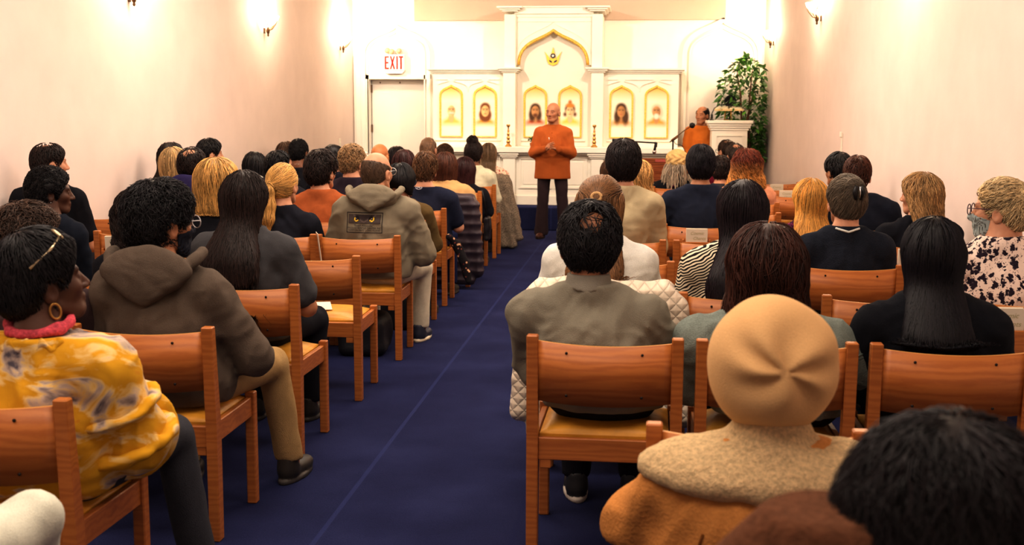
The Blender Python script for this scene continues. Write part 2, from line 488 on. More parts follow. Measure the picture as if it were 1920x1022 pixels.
def hair_build(st, lod, seed, opt):
    """returns V,F,T in head-local metres"""
    rng = np.random.default_rng(seed)
    h, nf, rf = LOD[lod]
    L = opt.get('L', .2)
    lo, hi = (-.15, -.19, -.16), (.15, .15, .20)
    if st in ('long', 'pony', 'halfup'): lo = (-.17, -.26, -L-.05)
    if st in ('bob', 'curly', 'wavy'): lo = (-.19, -.21, -L-.05); hi = (.19, .15, .2)
    if st == 'bun': hi = (.15, .15, .30)
    if st == 'big': lo = (-.24, -.24, -.22); hi = (.24, .2, .26)
    G, o = grid(lo, hi, h)
    X, Y, Z = G
    ns = dict(n=1500, m=6, step=.013, flow=fl_down, lift=.002, rad=.0016)
    extra = []
    if st in ('short', 'thin', 'crew'):
        th = opt.get('th', .018)
        d = skull_cap(G, th*.75, th*.9, th*.8, th*opt.get('tt', 1.15))
        d = d+wob(G, 60, seed)*th*.10
        d = smax(d, face_cut(G, *opt.get('fc', (0, 0))), .012); d = smax(d, -(Z+opt.get('nape', .088)), .012); d = smax(d, ear_cut(G, .034), .008)
        d = smax(d, np.abs(X)-(.080+th*.75+.50*np.minimum(Z-.005, 0)), .015)
        def ssc(p, nz=opt.get('nape', .088)):
            e = np.sqrt((np.abs(p[:, 0])-.088)**2+(p[:, 1]-.012)**2+(p[:, 2]+.02)**2)
            return np.clip((p[:, 2]+nz-.012)/.085, .22, 1)*np.clip((e-.036)/.05, .18, 1)
        ns['sscale'] = ssc
        if 'crown' in opt:      # thinning crown
            cr = opt['crown']; d0 = d; d = smax(d, cr[3]+wob(G, 75, seed+2)*.016-np.sqrt((X-cr[0])**2+(Y-cr[1])**2+(Z-cr[2])**2), .02)
        ns.update(n=2600, m=5, step=.011+.3*th*.3, jit=opt.get('jit', .45), lift=.0035, tip=opt.get('tip', 1.2), curl=opt.get('curl', 0), freq=opt.get('freq', 1.2), rad=.0020)
    elif st in ('fringe', 'buzz'):
        th = opt.get('th', .006)
        d = skull_cap(G, th, th, th, th)
        d = smax(d, face_cut(G, -.01, 0), .01); d = smax(d, -(Z+.085), .01); d = smax(d, ear_cut(G), .008)
        if st == 'fringe':
            top = opt.get('top', .045)
            d = smax(d, Z-top+.35*(Y+.05), .008)
        ns.update(n=900, m=4, step=.007, jit=.5, lift=.001, rad=.0011)
    elif st == 'afro':
        th = opt.get('th', .03)
        d = skull_cap(G, th*.8, th*.6, th, th)+wob(G, 110, seed)*.003
        d = smax(d, face_cut(G), .012); d = smax(d, -(Z+.085), .012); d = smax(d, ear_cut(G, .026), .01)
        ns.update(n=3200, m=5, step=.007, jit=1.2, lift=.002, curl=.0045, freq=1.6, rad=.0013)
    elif st == 'big':            # big loose hair seen from behind, close to the camera
        d = ell(G, (0, -.03, .02), (.135, .135, .145))
        d = smin(d, ell(G, (0, -.04, -.10), (.13, .11, .11)), .05)+wob(G, 40, seed)*.006
        d = smax(d, face_cut(G, .03, .0), .02)
        ns.update(n=6500, m=8, step=.02, jit=.35, lift=.004, tip=2, curl=.006, freq=1.5, rad=.0013)
    elif st == 'bob':
        w = opt.get('w', .020)
        zz = np.clip((-Z)/L, 0, 1)
        d = skull_cap(G, w, .014, w, .018)
        a = .094+.018*np.sin(zz*PI*.75)*opt.get('flare', 1); b = .092+.006*zz
        c = column(G, -.030, a*np.ones_like(X+Y), b*np.ones_like(X+Y), -L, .03)
        d = smin(d, c, .03)+wob(G, 45, seed)*.0025
        d = smax(d, face_cut(G, -.005, .0), .012)
        if opt.get('undernape'): d = smax(d, -(Z+.075+.8*(Y+.04)), .02)
        ns.update(n=2300, m=11, step=(L+.17)/11, jit=opt.get('jit', .10), lift=.0025, rad=.0019, curl=opt.get('curl', 0), freq=opt.get('freq', 1.2), tip=.8)
    elif st in ('long', 'halfup'):
        w = opt.get('w', .016)
        d = skull_cap(G, w, .014, w, .016)
        s = sst(.05, .30, -Z)
        yc = -.048-opt.get('off', .125)*s; a = .088+opt.get('spread', .022)*s; b = .062-.018*s
        c = column(G, yc, a, b, -L+.15*np.abs(X)*opt.get('vee', 1), .03)
        d = smin(d, c, .03)+wob(G, 38, seed)*.003
        d = smax(d, face_cut(G, -.005, .0), .012)
        ns.update(n=3000, m=13, step=(L+.15)/13, jit=opt.get('jit', .09), lift=.0025, rad=.0019, curl=opt.get('curl', 0), freq=opt.get('freq', 1.5), tip=.6)
        if st == 'halfup':
            T = (opt.get('tx', 0), -.118, .052)
            k = ell(G, T, (.017, .015, .014)); d = smin(d, k, .006)
            fd = fl_down
            def fl(p, T=np.array(T)):
                up = np.clip((p[:, 2]-.04)/.03, 0, 1)[:, None]
                return unit(T-p)*up+unit(fd(p))*(1-up)
            ns['flow'] = fl
    elif st == 'pony':
        d = skull_cap(G, .010, .012, .012, .012)
        d = smax(d, face_cut(G), .012); d = smax(d, -(Z+.085), .014)
        T = np.array(opt.get('T', (0, -.125, .0)))
        tail = [T, T+(0, -.030, -.03), T+(-.004, -.035, -.12), T+(.0, -.045, -L*.7), T+(.004, -.045, -L+.02)]
        tw = opt.get('tw', .03)
        for i, (p, q) in enumerate(zip(tail, tail[1:])):
            r1 = (.016, tw*.8, tw, tw*.9)[i]; r2 = (tw*.8, tw, tw*.9, tw*.35)[i]
            d = smin(d, rcone((X*.75+.25*p[0], Y, Z), p, q, r1, r2), .015)
        d = d+wob(G, 45, seed)*.002
        def fl(p):
            m = ((p[:, 2] > T[2]-.03-.9*(p[:, 1]-T[1])) | (p[:, 1] > T[1]+.012)) & (np.linalg.norm(p-T, axis=1) > .02)
            f = np.where(m[:, None], unit(T-p), np.array([0, -.1, -1.0])); return f
        ns.update(n=2600, m=10, step=.018, flow=fl, jit=.08, lift=.002, rad=.0018, curl=.002, freq=1)
    elif st == 'bun':
        d = skull_cap(G, .010, .012, .012, .012)
        d = smax(d, face_cut(G), .012); d = smax(d, -(Z+.080), .014); d = smax(d, ear_cut(G, .022), .01)
        T = np.array(opt.get('T', (0, -.05, .15))); r = opt.get('r', .048)
        bn = ell(G, T, (r*1.1, r, r*.9))+wob(G, 90, seed)*.007
        d = smin(d, bn, .012)
        T2 = T*.85
        def fl(p):
            inb = np.linalg.norm(p-T, axis=1) < r*1.25
            sw = np.cross(p-T, np.array([.3, -.8, .5]))
            return np.where(inb[:, None], unit(sw), unit(T2-p))
        ns.update(n=2200, m=8, step=.014, flow=fl, jit=.2, lift=.002, rad=.0018, curl=opt.get('curl', .001), freq=1.5)
    elif st == 'twist':          # hair twisted up under a claw clip
        d = skull_cap(G, .012, .012, .016, .014)
        d = smax(d, face_cut(G), .012); d = smax(d, -(Z+.085), .014); d = smax(d, ear_cut(G, .024), .01)
        d = smin(d, ell(G, (.004, -.115, .045), (.050, .030, .070)), .02)+wob(G, 45, seed)*.0025
        T = np.array((.01, -.13, .06))
        ns.update(n=2400, m=9, step=.015, flow=lambda p: unit(T-p)+np.array([.25, 0, .35]), jit=.18, lift=.0025, rad=.0018, curl=.0025, freq=1.2, tip=2.0)
    elif st in ('curly', 'wavy'):
        w = opt.get('w', .030)
        d = skull_cap(G, w, .018, w, w*.8)
        zz = np.clip(-Z/L, 0, 1)
        c = column(G, -.040, (.100+opt.get('flare', .025)*zz)*np.ones_like(X+Y), (.085+.01*zz)*np.ones_like(X+Y), -L, .03)
        d = smin(d, c, .03)+wob(G, 70, seed)*(.006 if st == 'curly' else .003)
        d = smax(d, face_cut(G, 0, .0), .014)
        mm = 34 if st == 'curly' else 18
        ns.update(n=1700 if st == 'curly' else 2400, m=mm, step=(L+.2)/mm, jit=.25, lift=.004, rad=.0021, curl=.010 if st == 'curly' else .006, freq=opt.get('freq', 5 if st == 'curly' else 2.5), tip=1.5)
    elif st == 'dreads':
        d = skull_cap(G, .010, .008, .012, .010)
        d = smax(d, face_cut(G), .012); d = smax(d, Z-.02, .01)
        ns.update(n=0)
        nst = 95
        th = rng.uniform(-2.0, 2.0, nst)
        for a in th:
            Ls = rng.uniform(.17, .27); r0 = np.array([math.sin(a)*.085, -.03-math.cos(a)*.085, rng.uniform(-.02, .02)])
            m = 9; tt = np.linspace(0, 1, m)[:, None]
            outv = np.array([math.sin(a), -math.cos(a), 0])
            P = r0+outv*(.055*np.sqrt(tt))*rng.uniform(.7, 1.6)+np.array([0, 0, -1])*Ls*tt+rng.normal(size=(m, 3))*.004
            extra.append((P, .0055*rng.uniform(.7, 1.2), rng.uniform(.6, 1.5)))
    V, F = snets(d, o, h)
    parts = [(V, F, .62)]
    n = int(ns.pop('n')*nf*opt.get('nmul', 1))
    if n:
        fld = Field(d, o, h); RV = V
        if 'crown' in opt and st == 'short':     # thin strands still cross the bald patch
            cr = opt['crown']; V0, _ = snets(d0, o, h); fld = Field(d0, o, h)
            inn = np.linalg.norm(V0-np.array(cr[:3]), axis=1) < cr[3]*1.1
            RV = V0[~inn | (rng.random(len(V0)) < .30)]
        ns['rad'] *= rf*1.25; ns['lift'] *= 1.35
        if lod == 2 and ns['m'] < 20: ns['m'] = max(4, int(ns['m']*.6)); ns['step'] *= 1.6
        fl = ns.pop('flow')
        sv, sf, stt = strands(fld, RV, n, ns.pop('m'), ns.pop('step'), fl, ns.pop('lift'), ns.pop('rad'), rng, **ns)
        parts.append((sv, sf, stt[:, None]*np.ones((1, 3))))
    for P, r, tv in extra:
        T = unit(np.gradient(P, axis=0)); A = unit(np.cross(T, np.array([.3, .9, .2]))); B = np.cross(T, A); k = 6
        m = len(P); R = r*(1-.5*np.linspace(0, 1, m)**3)[:, None]
        rings = np.stack([P+(A*math.cos(2*PI*q/k)+B*math.sin(2*PI*q/k))*R for q in range(k)], 1)
        i = np.arange(m-1)[:, None]*k; q = np.arange(k)[None, :]; q2 = (q+1) % k
        parts.append((rings.reshape(-1, 3), np.stack([i+q, i+q2, i+k+q2, i+k+q], -1).reshape(-1, 4), tv))
    Vv, Ff, Tt = merge(parts)
    mix = opt.get('mix')      # second colour blended in below a height or by strand
    if mix is not None:
        c1, kind, z0 = mix
        if kind == 'tip': w = sst(z0, z0-.12, Vv[:, 2]) if False else np.clip((z0-Vv[:, 2])/.14, 0, 1)
        else: w = (wob((Vv[:, 0], Vv[:, 1]*.2, Vv[:, 2]*.08), 130, seed) > z0)*.85
        Tt = Tt*(1-w[:, None])+Tt*np.array(c1)*w[:, None]
    return Vv, Ff, Tt

# ------------------------------------------------------------- body
def limbs(P):
    pass
_tro = {}
def trousers_mesh(J, bulk, h, fold):
    key = (tuple(map(tuple, J['leg'])), bulk, h, J['sit'])
    if key in _tro: return _tro[key]
    L = J['leg']; allp = np.array(L)
    G, o = grid((min(-.24, allp[:, 0].min()-.12), allp[:, 1].min()-.22, .04), (max(.24, allp[:, 0].max()+.12), allp[:, 1].max()+.14, J['waist']+.03), h)
    d = ell(G, (0, J['hip'][1]-.02, J['hip'][2]+.01), (.175*bulk, .135*bulk, .105))
    for s in (0, 1):
        hp, kn, an = L[s*3:s*3+3]
        leg = smin(rcone(G, hp, kn, .090*bulk, .068), rcone(G, kn, (an[0], an[1], an[2]-.01), .066, J.get('cuff', .058)), .02)
        d = smin(d, leg, .03)
    d = smin(d, rcone(G, J['hip'], (0, J['hip'][1]-.02, J['waist']), .13*bulk, .135*bulk), .03) if not J['sit'] else d
    d = d+wob(G, 32, 5)*fold
    d = smax(d, J['cuffz']-G[2], .006)
    _tro[key] = snets(d, o, h)
    return _tro[key]

_shoe = {}
def shoe_mesh(h=.009):
    if h in _shoe: return _shoe[h]
    G, o = grid((-.06, -.12, -.01), (.06, .19, .12), h)
    up = smin(ell(G, (0, .075, .035), (.045, .105, .038)), ell(G, (0, -.045, .045), (.038, .055, .052)), .04)
    up = smin(up, rcone(G, (0, -.045, .06), (0, -.05, .10), .040, .042), .03)
    up = smax(up, -(G[2]-.0), .008); up = smax(up, -rcone(G, (0, -.045, .075), (0, -.05, .13), .028, .034), .006)
    sole = np.maximum(np.sqrt((G[0]/.050)**2+((G[1]-.03)/.143)**2)-1, -9)*.05
    sole = smax(smax(sole, G[2]-.022, .006), -G[2], .004)
    d = np.minimum(up, sole)
    V, F = snets(d, o, h)
    c = V[F].mean(1)
    _shoe[h] = (V, F, (c[:, 2] < .0225).astype(np.int32))
    return _shoe[h]

def joints(t, sh, hc, hs, arm='lap', legs=None, lean=0.0, dx=0.0):
    """seated joints, local frame: seat plane z .45, facing +y; hc head centre"""
    J = {'sit': True}
    shz = hc[2]-.238*hs
    J['shz'] = shz; J['sh'] = sh; J['hip'] = (0, 0, .53); J['waist'] = .66
    J['neck'] = (dx, hc[1]-.045, hc[2]-.130*hs)
    J['S'] = [(sx*sh+dx, hc[1]-.050, shz) for sx in (-1, 1)]
    ez = .45+(shz-.45)*.42
    if arm == 'lap':
        J['E'] = [(sx*(sh+.050)+dx*.5, .02, ez) for sx in (-1, 1)]; J['W'] = [(sx*.075, .27, .62) for sx in (-1, 1)]
    elif arm == 'wide':
        J['E'] = [(sx*(sh+.085), .02, ez) for sx in (-1, 1)]; J['W'] = [(sx*.15, .27, .63) for sx in (-1, 1)]
    elif arm == 'cross':
        J['E'] = [(sx*(sh+.045), .04, ez+.02) for sx in (-1, 1)]; J['W'] = [(-sx*.10, .20+.03*sx, ez+.06) for sx in (-1, 1)]
    lg = legs or [(-.10, .43), (.10, .43)]
    J['leg'] = []
    for sx, q in zip((-1, 1), lg):
        kx, ky = q[0], q[1]; ax, ay = (q[2], q[3]) if len(q) > 2 else (kx*1.15, ky-.02)
        kz = q[4] if len(q) > 4 else .505; az = q[5] if len(q) > 5 else .085
        J['leg'] += [(sx*.088, 0, .535), (kx, ky, kz), (ax, ay, az)]
    J['cuffz'] = .095
    return J

def torso_sdf(G, J, bulk, neck=False):
    hx, hy, hz = J['hip']; shz = J['shz']; sh = J['sh']; nx, ny, nz = J['neck']
    cy = (J['S'][0][1]+J['S'][1][1])/2
    mz = hz+(shz-hz)*.40; mx = nx*.4
    d = ell(G, (hx, hy-.02, hz+.02), (.168*bulk, .122*bulk, .12))
    d = smin(d, ell(G, (mx, hy*.5+cy*.45-.01, mz), (.150*bulk, .112*bulk, (shz-hz)*.52)), .06)
    d = smin(d, ell(G, (nx*.8, cy-.004, shz-.115), (sh*.86*(.5+.5*bulk), .112*bulk, .165)), .06)
    a, b = J['S']
    d = smin(d, rcone(G, (a[0]+.03, a[1], a[2]), (b[0]-.03, b[1], b[2]), .052, .052), .05)
    for s in J['S']:
        d = smin(d, rcone(G, (nx+(s[0]-nx)*.10, ny-.006, nz-.016), (nx+(s[0]-nx)*.80, s[1], s[2]+.012), .048, .042), .05)
    return d
def arms_sdf(G, J, r=1.0, upto=2.0, extra=0.0):
    out = None
    for S, E, W in zip(J['S'], J['E'], J['W']):
        if upto <= 1:
            e = tuple(S[i]+(E[i]-S[i])*upto for i in range(3)); d = rcone(G, S, e, .057*r+extra, .053*r+extra)
        else:
            k = upto-1
            w = tuple(E[i]+(W[i]-E[i])*k for i in range(3))
            d = smin(rcone(G, S, E, .056*r+extra, .047*r+extra), rcone(G, E, w, .047*r+extra, (.047-.014*k)*r+extra), .03)
        out = d if out is None else np.minimum(out, d)
    return out
def body_sdf(G, J, bulk):
    d = torso_sdf(G, J, bulk)
    d = smin(d, arms_sdf(G, J, .86), .03)
    d = smin(d, rcone(G, J['neck'], (J['neck'][0], J['neck'][1]+.01, J['neck'][2]+.08), .060, .054), .03)
    for s in (0, 1):
        hp, kn, an = J['leg'][s*3:s*3+3]
        d = smin(d, smin(rcone(G, hp, kn, .080*bulk, .056), rcone(G, kn, an, .054, .040), .02), .03)
    return d

def rotz(V, a):
    c, s = math.cos(a), math.sin(a); x = V[:, 0]*c-V[:, 1]*s; y = V[:, 0]*s+V[:, 1]*c
    return np.stack([x, y, V[:, 2]], 1)
def rotx(V, a):
    c, s = math.cos(a), math.sin(a); y = V[:, 1]*c-V[:, 2]*s; z = V[:, 1]*s+V[:, 2]*c
    return np.stack([V[:, 0], y, z], 1)
def roty(V, a):
    c, s = math.cos(a), math.sin(a); x = V[:, 0]*c+V[:, 2]*s; z = -V[:, 0]*s+V[:, 2]*c
    return np.stack([x, V[:, 1], z], 1)

PEOPLE = []
class Person: pass

def make_person(label, loc, ztop, skin, hair, top, bottom=None, lod=1, yaw=0, tilt=0, roll=0, sh=.185, bulk=1.0, hs=1.0, wid=1.0,
                arm='lap', legs=None, rz=0.0, seed=0, hcy=-.005, J=None, shoe=((.03, .025, .02), (.05, .045, .04)), hands=True,
                group=None, dx=0.0, hc=None, handpose=None, see_legs=False):
    """seated (default) or posed person; ztop = top of the bare skull above the floor"""
    root = empty('person', loc, rz)
    tag(root, label, 'person', group)
    P = Person(); P.root = root
    if hc is None: hc = (dx, hcy, ztop-.118*hs)
    if J is None: J = joints(1, sh, hc, hs, arm, legs, 0, dx)
    hres = {0: .0050, 1: .0065, 2: .0085}[lod]
    HV, HF, HT = head_mesh(hres)
    sc = np.array([wid, 1, 1])*hs
    def toh(V):
        V = V*sc
        V = rotx(V, -math.radians(tilt)); V = roty(V, math.radians(roll)); V = rotz(V, -math.radians(yaw))
        return V+np.array(hc)
    P.toh = toh; P.J = J
    bres = {0: .012, 1: .017, 2: .024}[lod]
    allj = np.array(J['S']+J['E']+J['W']+J['leg']+[J['neck']])
    lo = allj.min(0)-.16; hi = allj.max(0)+.12; lo[2] = 0.03
    G, o = grid(lo, hi, bres)
    BV, BF = snets(body_sdf(G, J, bulk*.93), o, bres)
    parts = [(toh(HV), HF, HT), (BV, BF, None)]
    if hands:
        for i, sx in enumerate((-1, 1)):
            if handpose: y, zb, off, curl = handpose[i]
            else:
                y = (-sx*.55, .85, -.25); zb = (0, .25, 1); off = (0, 0, 0); curl = .35
            V, F = hand_mesh(curl, .0045 if lod == 0 else .006)
            V = V.copy()
            if sx > 0: V[:, 0] *= -1; F = F[:, ::-1]
            M = frame_mat(y, zb)
            parts.append((V@M.T+np.array(J['W'][i])+np.array(off), F, None))
    V, F, T = merge(parts)
    P.body = link('body', np_mesh('body', V, F, True, T), mat_skin(skin), root)
    # ---- top
    tr = {0: .0095, 1: .013, 2: .019}[lod]
    inf = top.get('inf', .012)
    sl = top.get('sleeve', 1.97)
    lo2 = np.array([allj[:, 0].min()-.17, min(-.27, allj[:6, 1].min()-.22), top.get('hem', .50)-.03])
    hi2 = np.array([allj[:, 0].max()+.17, max(.24, allj[:6, 1].max()+.12), J['neck'][2]+.16])
    G, o = grid(lo2, hi2, tr)
    d = torso_sdf(G, J, bulk*top.get('bulk', 1.0))-inf
    nx, ny, nz = J['neck']
    col = top.get('collar', .012)
    d = smin(d, rcone(G, (nx, ny, nz-.03), (nx, ny+.006, nz+col+.02), .066+top.get('cr', .004), .060+top.get('cr', .004)), .03)
    d = smin(d, arms_sdf(G, J, 1.0, sl, top.get('ainf', .010)), .035)
    fold = top.get('fold', .0065)
    fx = 1-np.abs(wob((G[0]*1.25+.25*G[2], G[1], G[2]*.95-.35*G[0]), 30, seed+3))*2
    fy = 1-np.abs(wob((G[0]*.8-.5*G[2]*np.sign(G[0]-nx), G[1], G[2]*1.1+.6*np.abs(G[0]-nx)), 46, seed+6))*2
    d = d+wob(G, 16, seed)*fold*.9-fx*fold*.8-fy*fold*.45
    if top.get('skirt'):
        hx, hy, hz = J['hip']
        sk = (np.sqrt(((G[0]-hx)/.205)**2+((G[1]-hy+.01)/.145)**2)-1)*.15-(hz+.10-G[2])*.06
        sk = smax(smax(sk, G[2]-hz-.10, .03), top['hem']-.03-G[2], .01); d = smin(d, sk, .05)
    if top.get('shawl'):
        d = smin(d, ell(G, (nx, ny-.02, J['shz']-.10), (J['sh']+.075, .165, .21)), .03)+wob((G[0]*.3, G[1]*.3, G[2]+.25*G[0]), 95, seed)*.007
    # neckline and hem cuts
    cutz = nz+col+.002
    d = smax(d, G[2]-cutz-top.get('vcut', 0)*(G[1]-ny), .006)
    d = smax(d, -rcone(G, (nx, ny+.002, nz-.02), (nx, ny+.012, nz+.2), .056+top.get('cr', .004)*.7, .058+top.get('cr', .004)), .005)
    for c_, r_ in top.get('lumps', []): d = smin(d, ell(G, c_, r_)+wob(G, 40, seed)*.006, .05)
    d = smax(d, top.get('hem', .50)-G[2], .01)
    V, F = snets(d, o, tr)
    P.top = link(top.get('name', 'shirt'), np_mesh('top', V, F), top['mat'], root)
    P.topV, P.topF = V, F
    if top.get('hood'):
        hr = {0: .0075, 1: .010, 2: .014}[lod]
        G, o = grid((nx-.21, ny-.25, nz-.27), (nx+.21, ny+.12, nz+.09), hr)
        x_ = G[0]-nx; ax_ = np.sqrt(x_**2+.0004)
        off = inf*.9+(bulk-1)*.10
        pouch = ell(G, (nx, ny-.085-off, nz-.060), (.190, .062, .140))
        pouch = smax(pouch, -(G[2]-(nz-top.get('hoodlen', .168))-.72*ax_)*.80, .025)
        fill = ell(G, (nx, ny-.050-off*.6, nz-.022), (.148, .090, .066))
        rim = None
        pts = [(nx+.170*math.sin(a), ny+.010-off*.5-.135*max(0, math.cos(a))**.8, nz+.036-.085*max(0, math.cos(a))**1.4) for a in np.linspace(-1.75, 1.75, 17)]
        for p, q in zip(pts, pts[1:]):
            r = rcone(G, p, q, .021, .021); rim = r if rim is None else np.minimum(rim, r)
        hd = smin(np.minimum(pouch+.006, fill), rim, .010)+wob(G, 34, seed+8)*.0045-np.abs(wob((G[0], G[1], G[2]*1.6), 55, seed+4))*.004
        hd = smax(hd, -rcone(G, (nx, ny+.012, nz-.02), (nx, ny+.016, nz+.25), .064, .075), .008)
        HVv, HFf = snets(hd, o, hr)
        P.hood = link('hood', np_mesh('hood', HVv, HFf), top['mat'], root)
    # ---- trousers, shoes
    tcol = bottom or mat_cloth(lin(28, 26, 34), name='trouser cloth')
    V, F = trousers_mesh(J, round(bulk, 2), {0: .013, 1: .018, 2: .026}[lod], .004)
    P.tr = link('trousers', np_mesh('trousers', V, F), tcol, root)
    for i, sx in enumerate((-1, 1)):
        an = J['leg'][i*3+2]; V, F, mi = shoe_mesh(.0075 if lod == 0 else .012)
        me = np_mesh('shoe', V, F, True, None, mi)
        m1 = mat_plain_c(shoe[0], .5); m2 = mat_plain_c(shoe[1], .6)
        fr = J.get('foot', (0, 0))
        so = link('shoe', me, [m1, m2], root, (an[0], an[1]+.03, an[2]-.085), (-.12*sx if J['sit'] else fr[i]))
    # ---- hair
    if hair:
        st, hcx, opt = hair
        V, F, T = hair_build(st, lod, seed+17, opt)
        P.hair = link('hair', np_mesh('hair', toh(V), F, True, T), mat_hair(hcx, opt.get('rough', .45)), root)
    P.hc = np.array(hc); PEOPLE.append(P)
    return P
_pc = {}
def mat_plain_c(c, r=.6, **k):
    key = (tuple(c), r, tuple(sorted(k.items())))
    if key not in _pc: _pc[key] = mat_plain('plain finish', c, r, **k)
    return _pc[key]
# ------------------------------------------------------------- camera
F_PX, YAW, PITCH, ROLL, CAMH = 2200.0, 0.1068, 0.1351, 0.0046, 1.5391
def _basis():
    c, s = math.cos(YAW), math.sin(YAW)
    fwd = Vector((-s, c, 0)); right = Vector((c, s, 0)); up = Vector((0, 0, 1))
    cp, sp = math.cos(PITCH), math.sin(PITCH)
    fw = fwd*cp-up*sp; u = up*cp+fwd*sp
    cr, sr = math.cos(ROLL), math.sin(ROLL)
    return right*cr+u*sr, u*cr-right*sr, fw
B_R, B_U, B_F = _basis()
def ray(px, py): return B_F+B_R*((px-960)/F_PX)-B_U*((py-511)/F_PX)
def at(px, py, y):          # the point of the room at depth y seen at a pixel of the photograph
    d = ray(px, py); return Vector((0, 0, CAMH))+d*(y/d.y)
def atz(px, py, z):
    d = ray(px, py); return Vector((0, 0, CAMH))+d*((z-CAMH)/d.z)
cd = bpy.data.cameras.new('camera'); co = bpy.data.objects.new('camera', cd); COL.objects.link(co)
cd.sensor_width = 36; cd.lens = F_PX/1920*36; cd.clip_start = .05; cd.clip_end = 80
M = Matrix((( B_R.x, B_U.x, -B_F.x, 0), (B_R.y, B_U.y, -B_F.y, 0), (B_R.z, B_U.z, -B_F.z, CAMH), (0, 0, 0, 1)))
co.matrix_world = M
cd.dof.use_dof = True; cd.dof.focus_distance = 6.2; cd.dof.aperture_fstop = 4.8
SC.camera = co

YB, XL0 = 16.75, -4.1
def xr(y): return 1.70+(YB-y)*.0345
ZS = .304
# ------------------------------------------------------------- materials of the room
WALLC = (.84, .725, .68)
m_wall = mat_plain('painted plaster wall', WALLC, .85, nscale=3, namp=.03, bump=.05, bscale=60, spec=.2)
m_white = mat_plain('cream painted wood', (.88, .83, .73), .55, nscale=5, namp=.02, spec=.3)
m_back = mat_plain('white painted plaster', (.90, .84, .77), .85, nscale=3, namp=.02, spec=.2)
m_gold = mat_plain('gilded moulding', (.80, .52, .12), .38, metal=.55, nscale=60, namp=.3, bump=.6, bscale=120)
m_brass = mat_plain('polished brass', (.55, .31, .10), .28, metal=.85)
m_darkbrass = mat_plain('dark bronze', (.16, .09, .045), .4, metal=.7)
m_black = mat_plain('black plastic', (.012, .011, .013), .45)
m_chrome = mat_plain('chrome', (.6, .6, .6), .2, metal=1)

def carpet_mat():
    m, nt, b = newmat('blue carpet'); b.inputs['Roughness'].default_value = .95; b.inputs['Specular IOR Level'].default_value = .1
    b.inputs['Sheen Weight'].default_value = .3; b.inputs['Sheen Tint'].default_value = (.1, .12, .4, 1)
    tc = node(nt, 'ShaderNodeTexCoord')
    n = node(nt, 'ShaderNodeTexNoise'); n.inputs['Scale'].default_value = 220; n.inputs['Detail'].default_value = 3
    n2 = node(nt, 'ShaderNodeTexNoise'); n2.inputs['Scale'].default_value = 2.2; n2.inputs['Detail'].default_value = 5
    for q in (n, n2): nt.links.new(tc.outputs['Object'], q.inputs['Vector'])
    ad = node(nt, 'ShaderNodeMath', operation='ADD'); nt.links.new(n.outputs['Fac'], ad.inputs[0]); nt.links.new(n2.outputs['Fac'], ad.inputs[1])
    r = ramp(nt, [(.35, (.0085, .0095, .036)), (.5, (.014, .017, .057)), (.66, (.028, .033, .095))])
    hf = node(nt, 'ShaderNodeMath', operation='MULTIPLY'); hf.inputs[1].default_value = .5
    nt.links.new(ad.outputs[0], hf.inputs[0]); nt.links.new(hf.outputs[0], r.inputs['Fac'])
    # seams of the aisle runner
    sx = node(nt, 'ShaderNodeSeparateXYZ'); nt.links.new(tc.outputs['Object'], sx.inputs[0])
    prev = r.outputs['Color']
    for xs, wd, colr in ((-1.14, .010, (.035, .045, .14)), (-.43, .010, (.012, .015, .06))):
        su = node(nt, 'ShaderNodeMath', operation='SUBTRACT'); su.inputs[1].default_value = xs; nt.links.new(sx.outputs[0], su.inputs[0])
        ab = node(nt, 'ShaderNodeMath', operation='ABSOLUTE'); nt.links.new(su.outputs[0], ab.inputs[0])
        lt = node(nt, 'ShaderNodeMath', operation='LESS_THAN'); lt.inputs[1].default_value = wd; nt.links.new(ab.outputs[0], lt.inputs[0])
        mu = node(nt, 'ShaderNodeMath', operation='MULTIPLY'); mu.inputs[1].default_value = .45; nt.links.new(lt.outputs[0], mu.inputs[0])
        mx = node(nt, 'ShaderNodeMix', data_type='RGBA'); mx.inputs[7].default_value = (*colr, 1)
        nt.links.new(mu.outputs[0], mx.inputs[0]); nt.links.new(prev, mx.inputs[6]); prev = mx.outputs[2]
    nt.links.new(prev, b.inputs['Base Color'])
    bp = node(nt, 'ShaderNodeBump'); bp.inputs['Strength'].default_value = .6; bp.inputs['Distance'].default_value = .01
    nt.links.new(n.outputs['Fac'], bp.inputs['Height']); nt.links.new(bp.outputs['Normal'], b.inputs['Normal'])
    return m
m_carpet = carpet_mat()
def struct(name, mb, m): o = mb.build(name, m); o['kind'] = 'structure'; return o

CEIL = 3.62
y0w = -1.2
struct('floor', MB().prism([(XL0-.1, y0w-.1), (xr(y0w)+.1, y0w-.1), (xr(YB)+.1, YB+.1), (XL0-.1, YB+.1)], 'z', -.1, 0), m_carpet)
struct('ceiling', MB().prism([(XL0-.1, y0w-.1), (xr(y0w)+.1, y0w-.1), (xr(YB)+.1, YB+.1), (XL0-.1, YB+.1)], 'z', CEIL, CEIL+.1), m_back)
struct('wall_left', MB().box((XL0-.1, y0w, 0), (XL0, YB, CEIL)), m_wall)
struct('wall_right', MB().prism([(xr(y0w), y0w), (xr(y0w)+.1, y0w), (xr(YB)+.1, YB), (xr(YB), YB)], 'z', 0, CEIL), m_wall)
struct('wall_front', MB().box((XL0, y0w-.1, 0), (xr(y0w), y0w, CEIL)), m_wall)
# back wall with the doorway left of the altar
dl = at(692, 149, YB); dr = at(800, 149, YB)
DX0, DX1, DZ = dl.x, dr.x, dl.z
w = MB()
w.box((XL0, YB, 0), (DX0, YB+.1, CEIL)); w.box((DX1, YB, 0), (xr(YB)+.05, YB+.1, CEIL)); w.box((DX0, YB, DZ), (DX1, YB+.1, CEIL))
struct('wall_back', w, m_back)
